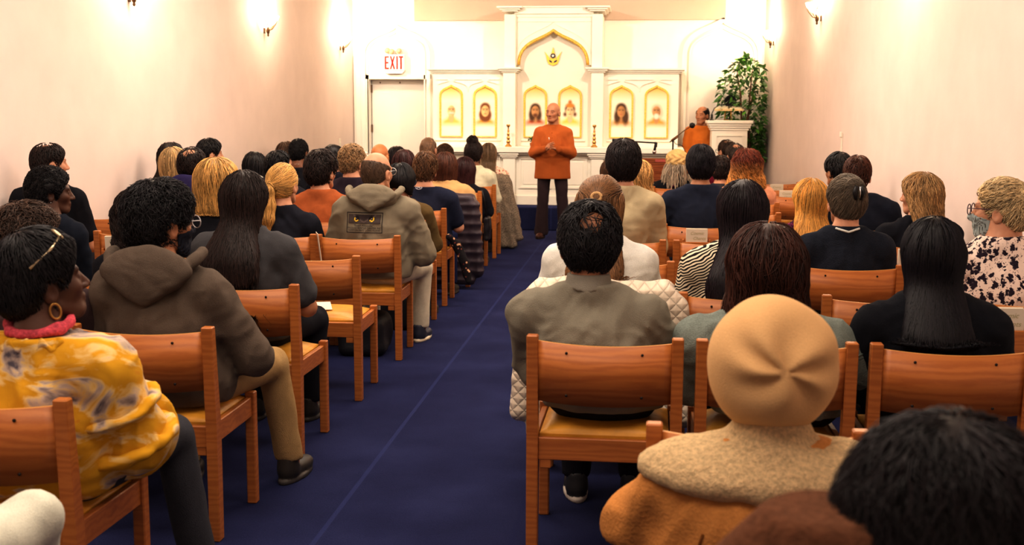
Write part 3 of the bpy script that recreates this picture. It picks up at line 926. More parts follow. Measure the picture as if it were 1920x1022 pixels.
# stage and its carpeted riser
struct('floor_stage', MB().box((XL0, 15.42, 0), (xr(15.42), YB, ZS), .012), m_carpet)
# door leaf set back in its frame
t = empty('door_1', ((DX0+DX1)/2, YB, ZS)); t['kind'] = 'structure'
cx = (DX0+DX1)/2
hw = (DX1-DX0)/2
fr = MB()
fr.box((-hw-.07, -.025, 0), (-hw, .14, DZ-ZS+.07), .006); fr.box((hw, -.025, 0), (hw+.07, .14, DZ-ZS+.07), .006); fr.box((-hw-.07, -.025, DZ-ZS), (hw+.07, .14, DZ-ZS+.07), .006)
fr.build('door_frame', m_white, t)
MB().box((-hw, .16, -.02), (hw, .20, DZ-ZS), .003).build('door_leaf', m_back, t)
hg = MB()
for z in (.25, .95, 1.52): hg.box((-hw-.002, .10, z), (-hw+.014, .16, z+.11), .002)
hg.build('hinge', m_darkbrass, t)
cl = MB(); cl.tube([(-hw+.13, .15, DZ-ZS-.05), (-hw+.13, .15, DZ-ZS-.03)], .008); cl.tube([(-hw+.42, .15, DZ-ZS-.05), (-hw+.42, .15, DZ-ZS-.03)], .008)
cl.build('latch', m_darkbrass, t)
# added tan box; its colour stands in for shade on the upper back wall
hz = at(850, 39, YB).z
m_shade_band = mat_plain('tan shade band', (.60, .48, .39), .85, nscale=3, namp=.03)
struct('shade_band_1', MB().box((XL0+.9, YB-.05, hz), (xr(YB)-.55, YB, CEIL), .004), m_shade_band)
# corner pilaster strips at the left of the door
a = at(664, 100, YB).x; b2 = at(681, 100, YB).x
struct('trim_2', MB().box((a, YB-.05, ZS), (b2, YB, 2.35), .006).box((a+.03, YB-.065, ZS), (b2-.03, YB-.05, 2.35), .004), m_back)
struct('baseboard_left', MB().box((XL0, y0w, 0), (XL0+.015, 15.42, .11), .004), m_white)
bb = MB().prism([(xr(y0w)-.015, y0w), (xr(y0w), y0w), (xr(15.42), 15.42), (xr(15.42)-.015, 15.42)], 'z', 0, .11)
struct('baseboard_right', bb, m_white)

def ogee(w, zs, za, n=14):
    """half arch points from (w,zs) to (0,za)"""
    h = za-zs; P = [(w, zs), (w*1.0, zs+.72*h), (.34*w, zs+.70*h), (0, za)]
    out = []
    for i in range(n+1):
        t = i/n; u = 1-t
        out.append(tuple(u**3*P[0][k]+3*u*u*t*P[1][k]+3*u*t*t*P[2][k]+t**3*P[3][k] for k in (0, 1)))
    return out
def arch(cx, w, zs, za, z0=None, n=14):
    """outline points left to right over an ogee arch"""
    h = ogee(w, zs, za, n)
    R = [(cx+x, z) for x, z in h]; Lf = [(cx-x, z) for x, z in h]
    p = Lf+R[::-1][1:]
    if z0 is not None: p = [(cx-w, z0)]+p+[(cx+w, z0)]
    return p
def ribbon(mb, path, wd, yf, yb, closed=False):
    """flat moulding following a 2D (x,z) path, front face at yf"""
    n = len(path); A = []; Bq = []
    for i, p in enumerate(path):
        p0 = path[i-1] if (i > 0 or closed) else p; p1 = path[(i+1) % n] if (i < n-1 or closed) else p
        t = Vector((p1[0]-p0[0], p1[1]-p0[1])).normalized(); nn = Vector((-t.y, t.x))
        A.append((p[0]+nn.x*wd/2, p[1]+nn.y*wd/2)); Bq.append((p[0]-nn.x*wd/2, p[1]-nn.y*wd/2))
    v = lambda p, y: mb.bm.verts.new((p[0], y, p[1]))
    Af = [v(p, yf) for p in A]; Bf = [v(p, yf) for p in Bq]; Ab = [v(p, yb) for p in A]; Bb = [v(p, yb) for p in Bq]
    fs = []
    for i in range(n if closed else n-1):
        j = (i+1) % n
        for q in ((Af[i], Af[j], Bf[j], Bf[i]), (Ab[i], Ab[j], Af[j], Af[i]), (Bf[i], Bf[j], Bb[j], Bb[i])): fs.append(mb.bm.faces.new(q))
    mb._tag(fs); return mb

# the two ogee arch mouldings on the back wall
def px_arch(cx, hw, ys, ya, y):
    c = at(cx, ys, y); e = at(cx+hw, ys, y); ap = at(cx, ya, y)
    return c.x, e.x-c.x, c.z, ap.z
cxa, wa, zsa, zaa = px_arch(743, 61, 103, 50, YB)
mb = MB(); ribbon(mb, arch(cxa, wa, zsa, zaa, ZS), .05, YB-.045, YB); ribbon(mb, arch(cxa, wa-.06, zsa, zaa-.08, ZS), .02, YB-.025, YB)
struct('trim_3', mb, m_back)
cxb, wb, zsb, zab = px_arch(1354, 71, 105, 38, YB)
mb = MB(); ribbon(mb, arch(cxb, wb, zsb, zab, ZS), .07, YB-.05, YB); ribbon(mb, arch(cxb, wb-.075, zsb, zab-.10, ZS), .025, YB-.03, YB)
struct('trim_4', mb, m_white)

# ------------------------------------------------------------- altar screen
ALT = empty('altar_screen', (at(1037, 280, 16.1).x, 15.9, ZS))
tag(ALT, 'cream altar screen with ogee arch, pilasters, cornices and mantel behind the speaker', 'altar')
AX = ALT.location.x
def al(name, mb, m=m_white):     # parts are modelled in room coordinates and hung on the altar
    me = mb.mesh(name); me.transform(Matrix.Translation(-ALT.location)); return link(name, me, m, ALT)
YF = 16.12      # face of the side panels
YC = 16.30      # recessed centre
YP = 16.00      # face of the pilasters
def X(px, y=YF, py=200): return at(px, py, y).x
def Zp(py, y=YF, px=1037): return at(px, py, y).z
zm = Zp(279, 15.75); zmt = zm+.022; zmb = zm-.055
zc = Zp(128, YF)        # cornice top of the side wings
mb = MB()
mb.box((X(812), YF, zm), (X(960), YB-.01, zc-.02)); al('side_panel', mb)
mb = MB(); mb.box((X(1112), YF, zm), (X(1272), YB-.01, zc-.02)); al('side_panel', mb)
mb = MB(); mb.box((X(955), YC, zm), (X(1118), YB-.01, Zp(14, YC))); al('centre_panel', mb)
def cornice(x0, x1, yf, zt, n='cornice', ret=(1, 1), d=(.075, .05, .025)):
    mb = MB()
    hs_ = (.028, .022, .020)
    z = zt
    for q, h in zip(d, hs_):
        mb.box((x0-q*ret[0], yf-q, z-h), (x1+q*ret[1], YB-.02, z-.003), .004); z -= h
    return al(n, mb)
cornice(X(812), X(962), YF, zc, ret=(1, 0)); cornice(X(1112), X(1272), YF, zc, ret=(0, 1))
# pilasters: lower and upper, each with its capital
for px0, px1 in ((943, 966), (1108, 1131)):
    xa, xb = X(px0, YP), X(px1, YP)
    mb = MB(); mb.box((xa, YP, zm), (xb, YC+.02, Zp(136, YP)), .004); al('pilaster', mb)
    cornice(xa, xb, YP, Zp(126, YP), 'capital')
    ua, ub = (X(945, YP+.03), X(966, YP+.03)) if px0 < 1000 else (X(1108, YP+.03), X(1128, YP+.03))
    mb = MB(); mb.box((ua, YP+.03, Zp(127, YP)), (ub, YB-.02, Zp(26, YP)), .004); al('pilaster', mb)
    cornice(ua, ub, YP+.03, Zp(11, YP), 'capital', d=(.095, .06, .03))
# entablature and arched spandrel
xa, xb = X(964, YP+.1), X(1110, YP+.1)
mb = MB(); mb.box((xa, YP+.08, Zp(14, YP+.1)), (xb, YB-.02, Zp(11, YP+.1)), .004)
mb.box((xa, YP+.10, Zp(26, YP+.1)), (xb, YB-.02, Zp(14, YP+.1)), .004); mb.box((xa, YP+.13, Zp(32, YP+.1)), (xb, YB-.02, Zp(26, YP+.1)), .003)
al('entablature', mb)
acx, aw, azs, aza = px_arch(1037, 65, 122, 57, YP+.14)
AP = arch(acx, aw, azs, aza)
mb = MB(); top = Zp(30, YP+.14)
half = [p for p in AP if p[0] <= acx+1e-6]
mb.prism([(xa, azs), (xa, top), (acx, top)]+half[::-1], 'y', YP+.14, YC+.01)
half2 = [p for p in AP if p[0] >= acx-1e-6]
mb.prism([(acx, top), (xb, top), (xb, azs)]+half2[::-1], 'y', YP+.14, YC+.01)
al('spandrel', mb)
mb = MB(); mb.tube([(x, YP+.14, z) for x, z in AP], .022, 8); al('gilded_arch_moulding', mb, m_gold)
mb = MB()
for s in (-1, 1):       # spandrel panel outline
    o = [(acx+s*(aw+.05-.01), azs+.16)]
    for x, z in ogee(aw+.035, azs+.09, aza+.115)[3:]: o.append((acx+s*x, z))
    o += [(acx+s*.06, top-.07), (acx+s*(aw+.05), top-.07), (acx+s*(aw+.05), azs+.16)]
    ribbon(mb, o, .014, YP+.128, YP+.14)
al('spandrel_moulding', mb)
# wing tracery over the niches
NX = [846.5, 910, 1004, 1069, 1165, 1231]
for i0, i1, e0, e1 in ((0, 1, 820, 936), (4, 5, 1139, 1258)):
    mb = MB()
    zt = Zp(149, YF); cA, cB = X(NX[i0], YF), X(NX[i1], YF); wq = (cB-cA)/2
    zs_, za_ = Zp(168, YF), Zp(150, YF)
    hA = ogee(wq, zs_, za_, 8)[1:-1]
    lx = X(e0, YF); rx_ = X(e1, YF)
    ribbon(mb, [(cA-x, z) for x, z in hA if cA-x > lx]+[(cA-.05, zt), (lx, zt)], .016, YF-.018, YF)
    ribbon(mb, [(cA+.05, zt)]+[(cA+x, z) for x, z in hA[::-1]]+[(cA+wq, zs_-.03)]+[(cB-x, z) for x, z in hA]+[(cB-.05, zt), (cA+.05, zt)], .016, YF-.018, YF)
    ribbon(mb, [(rx_, zt), (cB+.05, zt)]+[(cB+x, z) for x, z in hA[::-1] if cB+x < rx_], .016, YF-.018, YF)
    al('tracery_moulding', mb)
# mantel shelf and lower cabinet
x0m, x1m = X(806, 15.72), X(1285, 15.72)
mb = MB(); mb.box((x0m, 15.72, zmb), (x1m, YB-.02, zmt), .006); mb.box((x0m+.04, 15.78, zmb-.03), (x1m-.04, YB-.02, zmb), .004); al('mantel_shelf', mb)
yl = 15.85
mb = MB(); mb.box((x0m+.08, yl, ZS), (x1m-.08, YB-.02, zmb)); mb.box((x0m+.07, yl-.03, ZS), (x1m-.07, yl, ZS+.13), .006); al('base_cabinet', mb)
pl = [(815, 836), (943, 966), (1108, 1131), (1258, 1278)]
for p0, p1 in pl:
    xa, xb = X(p0, yl-.05, 320), X(p1, yl-.05, 320)
    mb = MB(); mb.box((xa, yl-.06, ZS), (xb, yl, zmb-.02), .004); mb.box((xa-.012, yl-.07, ZS), (xb+.012, yl, ZS+.14), .005)
    for q, dz in ((.05, .03), (.035, .055), (.018, .075)): mb.box((xa-q, yl-.06-q, zmb-dz), (xb+q, yl, zmb-dz+.023), .003)
    al('base_pilaster', mb)
def frame_panel(x0, x1, z0, z1, yf, nm='panel_moulding'):
    mb = MB(); ribbon(mb, [(x0, z0), (x1, z0), (x1, z1), (x0, z1)], .035, yf-.018, yf, True); mb.box((x0+.04, yf-.008, z0+.04), (x1-.04, yf, z1-.04), .004); return al(nm, mb)
for (p0, p1) in ((842, 937), (975, 1033), (1041, 1099), (1137, 1252)):
    frame_panel(X(p0, yl, 320), X(p1, yl, 320), Zp(352, yl), Zp(297, yl), yl)
# ledges under the niches
for p0, p1 in ((816, 940), (978, 1098), (1138, 1258)):
    yy = YC if p0 == 978 else YF
    mb = MB(); zz = Zp(262, yy); mb.box((X(p0, yy), yy-.03, zz-.02), (X(p1, yy), yy+.01, zz), .004); al('niche_ledge', mb)
# gilded flower emblem under the arch
EM = empty('flower_emblem', (at(1037, 106, YC-.02).x, YC, at(1037, 106, YC).z))
tag(EM, 'gold three-petal flower emblem with white star hung under the altar arch', 'emblem')
m_em = mat_plain('gold leaf', (.85, .58, .10), .3, metal=.4)
m_emdark = mat_plain('dark enamel', (.03, .03, .07), .4); m_emw = mat_plain('white enamel', (.9, .88, .8), .4)
s = .0073
def petal(pts, y0, y1, nm, m):
    mb = MB(); mb.prism([(x*s, z*s) for x, z in pts], 'y', y0, y1); return mb.build(nm, m, EM)
petal([(-7, -14), (-4, 2), (0, 17), (4, 2), (7, -14), (0, -17)], -.03, -.005, 'petal', m_em)
for q in (-1, 1):
    petal([(q*3, -15), (q*7, -2), (q*16, 9), (q*13, 2), (q*11, -8), (q*8, -14)], -.024, -.002, 'petal', m_em)
    petal([(q*1, -12), (q*3, -8), (q*8, -6.5), (q*6, -10)], -.036, -.028, 'leaf', m_emdark)
mb = MB(); mb.lathe([(0.001, -.006), (4.6*s, -.006), (4.6*s, .006), (.001, .006)], n=20, M=Matrix.Translation((0, -.036, 1*s)) @ Matrix.Rotation(PI/2, 4, 'X')); mb.build('disc', m_emdark, EM)
st = []
for i in range(10):
    r = 3.6 if i % 2 == 0 else 1.5; an = PI/2+i*PI/5; st.append((r*math.cos(an), r*math.sin(an)+1))
petal(st, -.047, -.040, 'star', m_emw)

# ------------------------------------------------------------- six painted portraits in gilded arched frames
m_paint = mat_tint('painted picture', .6)
def portrait(i, spec, label):
    y = YC if i in (2, 3) else YF
    cx = X(NX[i], y); w = .150; z0 = Zp(257, y); zs_ = Zp(181, y); za = Zp(161, y)
    t = empty('portrait', (cx, y, z0)); tag(t, label, 'painting', 'framed portraits in the altar niches')
    fr = arch(0, w, zs_-z0, za-z0, 0)
    mb = MB(); ribbon(mb, fr, .026, -.035, 0, True); mb.build('frame', m_gold, t)
    # picture: a fine grid in the arch, painted per vertex
    h = .006; xs = np.arange(-w, w+h, h); zs2 = np.arange(0, za-z0+h, h)
    hp = np.array(ogee(w, zs_-z0, za-z0, 24))
    XX, ZZ = np.meshgrid(xs, zs2, indexing='ij')
    wz = np.where(ZZ < zs_-z0, w, np.interp(ZZ, hp[:, 1], hp[:, 0]))
    XX = XX*(wz/w)
    V = np.stack([XX.ravel(), np.full(XX.size, -.012), ZZ.ravel()], 1)
    nx_, nz_ = XX.shape; ii, jj = np.meshgrid(np.arange(nx_-1), np.arange(nz_-1), indexing='ij'); b = (ii*nz_+jj).ravel()
    Fq = np.stack([b, b+nz_, b+nz_+1, b+1], 1)
    x, z = V[:, 0]/1.3, (V[:, 2]-(Zp(208, y)-z0))/1.3     # figure centred on the face
    T = np.tile(np.array((.93, .88, .74)), (len(V), 1))
    niche_glow = np.clip((V[:, 2]-(zs_-z0-.06))/.16, 0, 1)[:, None]; T = T*(1-niche_glow*.85)+np.array((.85, .52, .05))*niche_glow*.85  # yellow glow at the niche top, put into the picture's colour
    k = spec['k']
    def soft(d, e=.006): return np.clip(.5-d/e*.5, 0, 1)[:, None]
    def E(cx_, cz, a, b_): return (np.sqrt(((x-cx_)/a)**2+((z-cz)/b_)**2)-1)*min(a, b_)
    halo = np.exp(-((x/.10)**2+((z-.0)/.13)**2))[:, None]*.35; T = T*(1-halo)+np.array((.95, .74, .35))*halo
    fade = np.clip((z+.175)/.06, 0, 1)[:, None]
    rb = np.minimum(E(0, -.165, .115, .085), E(0, -.12, .06, .06))
    T0 = T.copy(); m = soft(rb, .02)*fade; T = T*(1-m)+np.array(spec['robe'])*m
    m = soft(E(.0, -.075, .028, .05)); T = T*(1-m)+np.array(spec['skin'])*.85*m
    hl = spec.get('hair')
    if hl:
        for e in hl['e']:
            m = soft(E(*e), .012); T = T*(1-m)+np.array(hl['c'])*m
    m = soft(E(0, -.005, .042, .058)); sk = np.array(spec['skin'])*(1-.35*np.clip(x/.05+.2, 0, 1))[:, None]; T = T*(1-m)+sk*m
    for q in (-1, 1):
        m = soft(E(q*.017, .008, .009, .0035), .004); T = T*(1-m)+np.array((.08, .04, .03))*m
        m = soft(E(q*.017, .020, .012, .003), .004); T = T*(1-m)+np.array((.2, .1, .05))*m
    m = soft(E(.003, -.012, .005, .014), .006)*.4; T = T*(1-m)+np.array((.45, .2, .08))*m
    m = soft(E(0, -.034, .012, .004), .004); T = T*(1-m)+np.array((.5, .15, .08))*m
    for e, c in spec.get('over', []):
        m = soft(E(*e), .010); T = T*(1-m)+np.array(c)*m
    o = link('picture', np_mesh('picture', V, Fq, True, T.astype(np.float32)), m_paint, t)
    return t
HC = (.10, .045, .02)
SKN = (.72, .42, .20)
portrait(0, dict(k=0, robe=(.85, .55, .12), skin=(.85, .58, .28), over=[((0, -.026, .026, .008), (.8, .75, .65))]), 'arched gold-framed portrait of a bald person with white moustache, leftmost on the altar')
portrait(1, dict(k=1, robe=(.75, .38, .06), skin=(.85, .55, .25), hair=dict(c=(.22, .07, .02), e=[(0, .03, .055, .055), (0, -.045, .068, .075)])), 'arched gold-framed portrait of a long-haired person in ochre robe, second from left on the altar')
portrait(2, dict(k=2, robe=(.60, .12, .03), skin=(.62, .33, .14), hair=dict(c=HC, e=[(0, .025, .055, .055), (-.035, -.045, .035, .07), (.038, -.045, .030, .065)]), over=[((0, -.048, .026, .020), (.18, .07, .03))]), 'arched gold-framed portrait of a dark-haired person in a red robe, left of the speaker')
portrait(3, dict(k=3, robe=(.85, .62, .12), skin=(.90, .66, .38), hair=dict(c=(.16, .05, .02), e=[(0, .02, .055, .05), (-.052, -.035, .018, .022), (.052, -.035, .018, .022)]), over=[((0, .058, .044, .024), (.70, .28, .05)), ((0, .092, .020, .022), (.55, .22, .05))]), 'arched gold-framed portrait of a person in an orange cap, behind the speaker')
portrait(4, dict(k=4, robe=(.68, .32, .06), skin=(.58, .30, .12), hair=dict(c=HC, e=[(0, .03, .056, .055), (-.042, -.055, .032, .075), (.045, -.06, .034, .08)])), 'arched gold-framed portrait of a person with long dark waves, second from right on the altar')
portrait(5, dict(k=5, robe=(.75, .38, .07), skin=(.66, .36, .16), hair=dict(c=(.75, .62, .45), e=[(0, .02, .055, .055), (.045, -.02, .022, .04)]), over=[((0, -.052, .028, .028), (.85, .78, .66))]), 'arched gold-framed portrait of a white-bearded person, rightmost on the altar')

# ------------------------------------------------------------- candlesticks on the mantel
def candlestick(px, label):
    p = at(px, 276, 15.80)
    mb = MB()
    prof = [(.001, 0), (.045, 0), (.046, .012), (.030, .025), (.018, .04), (.026, .055), (.026, .075), (.014, .09), (.022, .105), (.022, .125), (.011, .14), (.019, .16), (.019, .175), (.010, .19), (.015, .21), (.010, .225), (.008, .25), (.012, .262), (.024, .272), (.026, .295), (.022, .298), (.001, .296)]
    mb.lathe(prof, n=18); o = mb.build('candlestick', m_brass, None, loc=(p.x, p.y, zmt)); tag(o, label, 'candlestick', 'brass candlesticks on the mantel')
candlestick(953, 'brass candlestick on the mantel left of the orange speaker')
candlestick(1114, 'brass candlestick on the mantel right of the orange speaker')

# ------------------------------------------------------------- exit sign over the door
p = at(741, 118, YB)
EX = empty('exit_sign', (p.x, YB, p.z)); tag(EX, 'white sign reading EXIT in red with round lamp heads over the door', 'sign')
m_sign = mat_plain('white sign housing', (.9, .86, .78), .5)
m_red = mat_plain('red sign letters', (.75, .012, .01), .5, emit=(.8, .01, .01), estr=.35)
u = .0076
MB().box((-20*u, -.09, -15*u), (20*u, 0, 15*u), .006).build('housing', m_sign, EX)
MB().prism([(-19*u, -15*u), (-13*u, -20*u), (14*u, -20*u), (20*u, -15*u)], 'y', -.08, -.01).build('battery_tray', m_sign, EX)
def letter(nm, boxes=(), polys=()):
    mb = MB()
    for x0, z0, x1, z1 in boxes: mb.box((x0*u, -.094, z0*u), (x1*u, -.089, z1*u))
    for q in polys: mb.prism([(x*u, z*u) for x, z in q], 'y', -.094, -.089)
    mb.build('letter', m_red, EX)
letter('E', [(-17.5, -12, -14.5, 12), (-14.5, 9.2, -9.5, 12), (-14.5, -1.4, -10.3, 1.4), (-14.5, -12, -9.5, -9.2)])
letter('X', (), [[(-7.6, 12), (-4.9, 12), (2.2, -12), (-.6, -12)], [(2.0, 12), (-.6, 12), (-7.8, -12), (-5.0, -12)]])
letter('I', [(4.6, -12, 7.5, 12)])
letter('T', [(9.3, 9.2, 17.6, 12), (12.0, -12, 15, 9.2)])
m_lens = mat_plain('frosted lamp lens', (.55, .45, .28), .25)
for k, (dx, dz) in enumerate(((-15, 22.5), (-5, 20.5), (12, 21.5))):
    mb = MB(); mb.lathe([(.001, -.03), (.040, -.025), (.048, .02), (.046, .03), (.001, .036)], n=20, M=Matrix.Translation((dx*u*.82, -.055, dz*u)) @ Matrix.Rotation(PI/2, 4, 'X'))
    h = mb.build('lamp_head', m_sign, EX)
    mb = MB(); mb.lathe([(.001, .036), (.038, .034), (.039, .041), (.001, .044)], n=20, M=Matrix.Translation((dx*u*.82, -.055, dz*u)) @ Matrix.Rotation(PI/2, 4, 'X')); mb.build('lens', m_lens, h)
    mb = MB(); mb.tube([(dx*u*.82, -.05, dz*u-.045), (dx*u*.82, -.05, 14*u)], .012); mb.build('bracket', m_sign, h)

# ------------------------------------------------------------- wall sconces
m_bowl = mat_plain('glowing frosted glass', (.95, .86, .70), .4, emit=(1.0, .80, .52), estr=14)
def sconce(x, y, z, nx, label):
    """nx: +1 if it faces +x (left wall)"""
    t = empty('wall_sconce', (x, y, z), 0 if nx > 0 else PI); tag(t, label, 'wall lamp', 'uplight sconces on the side walls')
    mb = MB(); n = 20; prof = [(.02, .02), (.07, .035), (.125, .065), (.165, .105), (.180, .145), (.172, .145), (.155, .11), (.115, .073), (.06, .045), (.02, .03)]
    rings = []
    for r, zz in prof:
        rings.append([mb.bm.verts.new((max(.004, r*math.sin(PI*k/(n-1)))*.9+.002, -r*math.cos(PI*k/(n-1)), zz)) for k in range(n)])
    for a_, b_ in zip(rings, rings[1:]):
        for k in range(n-1):
            f = mb.bm.faces.new((a_[k], a_[k+1], b_[k+1], b_[k])); f.smooth = True
    mb.build('glass_bowl', m_bowl, t)
    mb = MB(); mb.lathe([(.001, -.075), (.008, -.07), (.012, -.058), (.007, -.048), (.016, -.035), (.020, -.01), (.012, .02), (.001, .022)], c=(.045, 0, 0), n=14)
    mb.box((0, -.022, -.04), (.014, .022, .06), .005)
    for q in (-1, 1): mb.tube([(.04, 0, -.01), (.06, q*.05, .01), (.075, q*.11, .055), (.06, q*.158, .10)], .006, 6)
    mb.tube([(.04, 0, -.01), (.09, 0, .005), (.13, 0, .055), (.150, 0, .10)], .006, 6)
    mb.build('bracket', m_darkbrass, t)
    ld = bpy.data.lights.new('sconce bulb', 'POINT'); ld.energy = SCE; ld.color = (1, .82, .60); ld.shadow_soft_size = .06
    lo = bpy.data.objects.new('sconce_bulb', ld); COL.objects.link(lo); lo.parent = t; lo.location = (.17, 0, .20)
SCE = 35
for y, z, lb in ((9.25, 2.45, 'nearest'), (12.7, 2.43, 'second'), (16.0, 2.42, 'last')):
    sconce(XL0, y, z, 1, {'nearest': 'glowing glass sconce at the top edge of the left wall, nearest of three', 'second': 'glowing glass sconce on the left wall, midway between the nearest one and the corner', 'last': 'glowing glass sconce on the left wall in the corner by the door'}[lb])
for y, z, lb in ((8.9, 2.6, 0), (12.6, 2.53, 1), (15.9, 2.47, 2)):
    sconce(xr(y), y, z, -1, ['glowing glass sconce on the right wall, above the top edge of the picture', 'glowing glass sconce on the right wall, near the top edge above the audience', 'glowing glass sconce on the right wall in the corner above the ficus tree'][lb])

# small wall devices
p = at(1607, 276, 11.0); px_ = xr(11.3)
TH = empty('wall_thermometer', (xr(11.3), 11.3, 1.13)); tag(TH, 'slim white wall device above the suited man by the right wall', 'thermostat')
MB().box((-.012, -.022, 0), (0, .022, .24), .003).build('backplate', m_white, TH)
MB().box((-.025, -.03, .20), (-.010, .03, .25), .004).build('cap', m_sign, TH)
p = at(650, 261, YB-.01)
SW = empty('light_switch', (XL0, 15.9, 1.12)); tag(SW, 'small pale light switch plate low on the left wall beside the door', 'switch')
MB().box((0, -.04, -.06), (.008, .04, .06), .003).build('plate', m_white, SW); MB().box((.007, -.006, -.012), (.018, .006, .012), .002).build('toggle', m_sign, SW)

# ------------------------------------------------------------- lectern
LY = 15.75
lx0, lx1 = at(1335, 240, LY).x, at(1402, 240, LY).x; lzt = at(1370, 226, LY).z
LE = empty('lectern', ((lx0+lx1)/2, LY, ZS)); tag(LE, 'cream painted lectern with panelled front beside the ficus tree', 'lectern')
lw = (lx1-lx0)/2; H = lzt-ZS
mb = MB(); mb.box((-lw, 0, 0), (lw, .42, H-.10), .006); mb.box((-lw-.02, -.02, 0), (lw+.02, .44, .10), .006); mb.build('body', m_white, LE)
mb = MB(); ribbon(mb, [(-lw+.06, .2), (lw-.06, .2), (lw-.06, H-.20), (-lw+.06, H-.20)], .02, -.014, 0, True); mb.build('front_panel', m_white, LE)
mb = MB(); z = H-.13
for q, h in ((.015, .03), (.03, .03), (.045, .03), (.065, .04)):
    mb.box((-lw-q, -q, z), (lw+q, .42+q, z+h), .004); z += h
mb.build('top', m_white, LE)
# gooseneck microphone, stand with open book, on the lectern
mb = MB(); pts = [(-lw+.02, .10, 0), (-lw+.02, .10, .06)]
g = MB(); g.lathe([(.001, 0), (.03, 0), (.03, .012), (.001, .014)], c=(0, 0, 0), n=14); g.tube([(0, 0, .01), (0, 0, .09), (.03, 0, .16), (.09, 0, .20), (.16, 0, .205)], .006, 6)
gm = empty('gooseneck_microphone', (LE.location.x-lw+.0, LY+.1, lzt)); tag(gm, 'thin black gooseneck microphone rising from the left edge of the lectern', 'microphone')
g.build('neck', m_black, gm); MB().tube([(0, 0, .02), (0, 0, .08)], .014).build('grip', m_black, gm)
BK = empty('book_stand', (at(1366, 224, LY+.2).x, LY+.2, lzt)); tag(BK, 'brass reading stand holding an open book on the lectern top', 'book stand')
k = MB()
k.tube([(-.05, 0, 0), (-.05, 0, .13)], .008); k.tube([(.03, 0, 0), (.03, 0, .13)], .008); k.tube([(-.06, -.05, .006), (-.05, 0, .006), (.03, 0, .006), (.04, -.05, .006)], .007)
k.build('stand', m_brass, BK)
MB().box((-.19, -.03, .135), (.19, .06, .150), .003, M=Matrix.Rotation(.25, 4, 'X')).build('shelf', mat_plain('pale wood lip', (.75, .55, .3), .5), BK)
bo = empty('open_book', (BK.location.x, LY+.21, lzt+.155)); tag(bo, 'open book with red cover lying on the lectern reading stand', 'book')
mb = MB()
for q in (-1, 1): mb.box((q*.09-.085, -.04, 0), (q*.09+.085, .06, .022), .004, M=Matrix.Rotation(q*.06, 4, 'Y') @ Matrix.Rotation(.25, 4, 'X'))
mb.build('pages', mat_plain('book pages', (.85, .76, .55), .7), bo)
mb = MB(); mb.box((-.185, -.045, -.008), (.185, .065, .0), .003, M=Matrix.Rotation(.25, 4, 'X')); mb.build('cover', mat_plain('red book cover', (.45, .06, .02), .5), bo)
SP = empty('round_speaker', (at(1369, 190, LY+.33).x, LY+.33, lzt)); tag(SP, 'round black speaker disc on a short stem behind the lectern book', 'speaker')
zr = at(1369, 190, LY+.33).z-lzt
mb = MB(); mb.lathe([(.001, -.03), (.065, -.03), (.082, -.01), (.082, .03), (.074, .036), (.066, .02), (.001, .015)], n=24, M=Matrix.Translation((0, 0, zr)) @ Matrix.Rotation(PI/2, 4, 'X')); mb.build('drum', m_black, SP)
MB().tube([(0, 0, 0), (0, 0, zr-.07)], .010).lathe([(.001, 0), (.05, 0), (.05, .01), (.001, .012)], n=16).build('stem', m_black, SP)

# ------------------------------------------------------------- ficus tree
def leaf_cloud(rng, n, centre_fn, size, droop=.5):
    """many leaf blades (4 quads each, folded along the midrib)"""
    prof = [(0, 0), (.32, .20), (.62, .19), (1.0, 0)]
    Vs, Fs, Ts = [], [], []; base = 0
    for i in range(n):
        p, out = centre_fn(rng)
        d = unit(out+rng.normal(size=3)*.55+np.array([0, 0, -droop])); up = unit(np.array([0, 0, 1])+rng.normal(size=3)*.5); sd = unit(np.cross(d, up)); nn = np.cross(sd, d)
        Ls = size*rng.uniform(.75, 1.3); v = []
        for t, w in prof:
            mid = p+d*t*Ls-np.array([0, 0, 1])*.12*Ls*t*t
            if w == 0: v.append(mid)
            else: v += [mid+sd*w*Ls+nn*.05*Ls, mid, mid-sd*w*Ls+nn*.05*Ls]
        b = base; Vs += v
        Fs += [(b, b+2, b+1), (b, b+3, b+2), (b+1, b+2, b+5, b+4), (b+2, b+3, b+6, b+5), (b+4, b+5, b+7), (b+5, b+6, b+7)]
        tv = rng.uniform(.5, 1.6); yl_ = rng.random() < .12
        Ts += [np.array((1.5, 1.6, .9))*tv if yl_ else np.array((1, 1, 1))*tv]*8; base += 8
    tri = [f for f in Fs if len(f) == 3]; quad = [f for f in Fs if len(f) == 4]
    return np.array(Vs), [np.array(tri), np.array(quad)], np.array(Ts)
def mat_leaf(col):
    m, nt, b = newmat('glossy leaf'); b.inputs['Roughness'].default_value = .35
    a_ = node(nt, 'ShaderNodeAttribute', attribute_name='tint'); mx = node(nt, 'ShaderNodeMix', data_type='RGBA', blend_type='MULTIPLY'); mx.inputs[0].default_value = 1
    mx.inputs[6].default_value = (*col, 1); nt.links.new(a_.outputs['Color'], mx.inputs[7]); nt.links.new(mx.outputs[2], b.inputs['Base Color'])
    return m
FY = 16.2
fx = at(1400, 250, FY).x
FI = empty('ficus_tree', (fx, FY, ZS)); tag(FI, 'tall leafy green ficus tree in the right corner behind the lectern', 'plant')
rng = np.random.default_rng(3)
zt = at(1400, 108, FY).z-ZS; pxm = at(1401, 200, FY).x-at(1400, 200, FY).x
prof_z = np.array([108, 125, 150, 185, 215, 240, 270, 300]); prof_l = np.array([1398, 1372, 1352, 1349, 1352, 1380, 1400, 1405]); prof_r = np.array([1402, 1428, 1438, 1442, 1443, 1443, 1441, 1436])
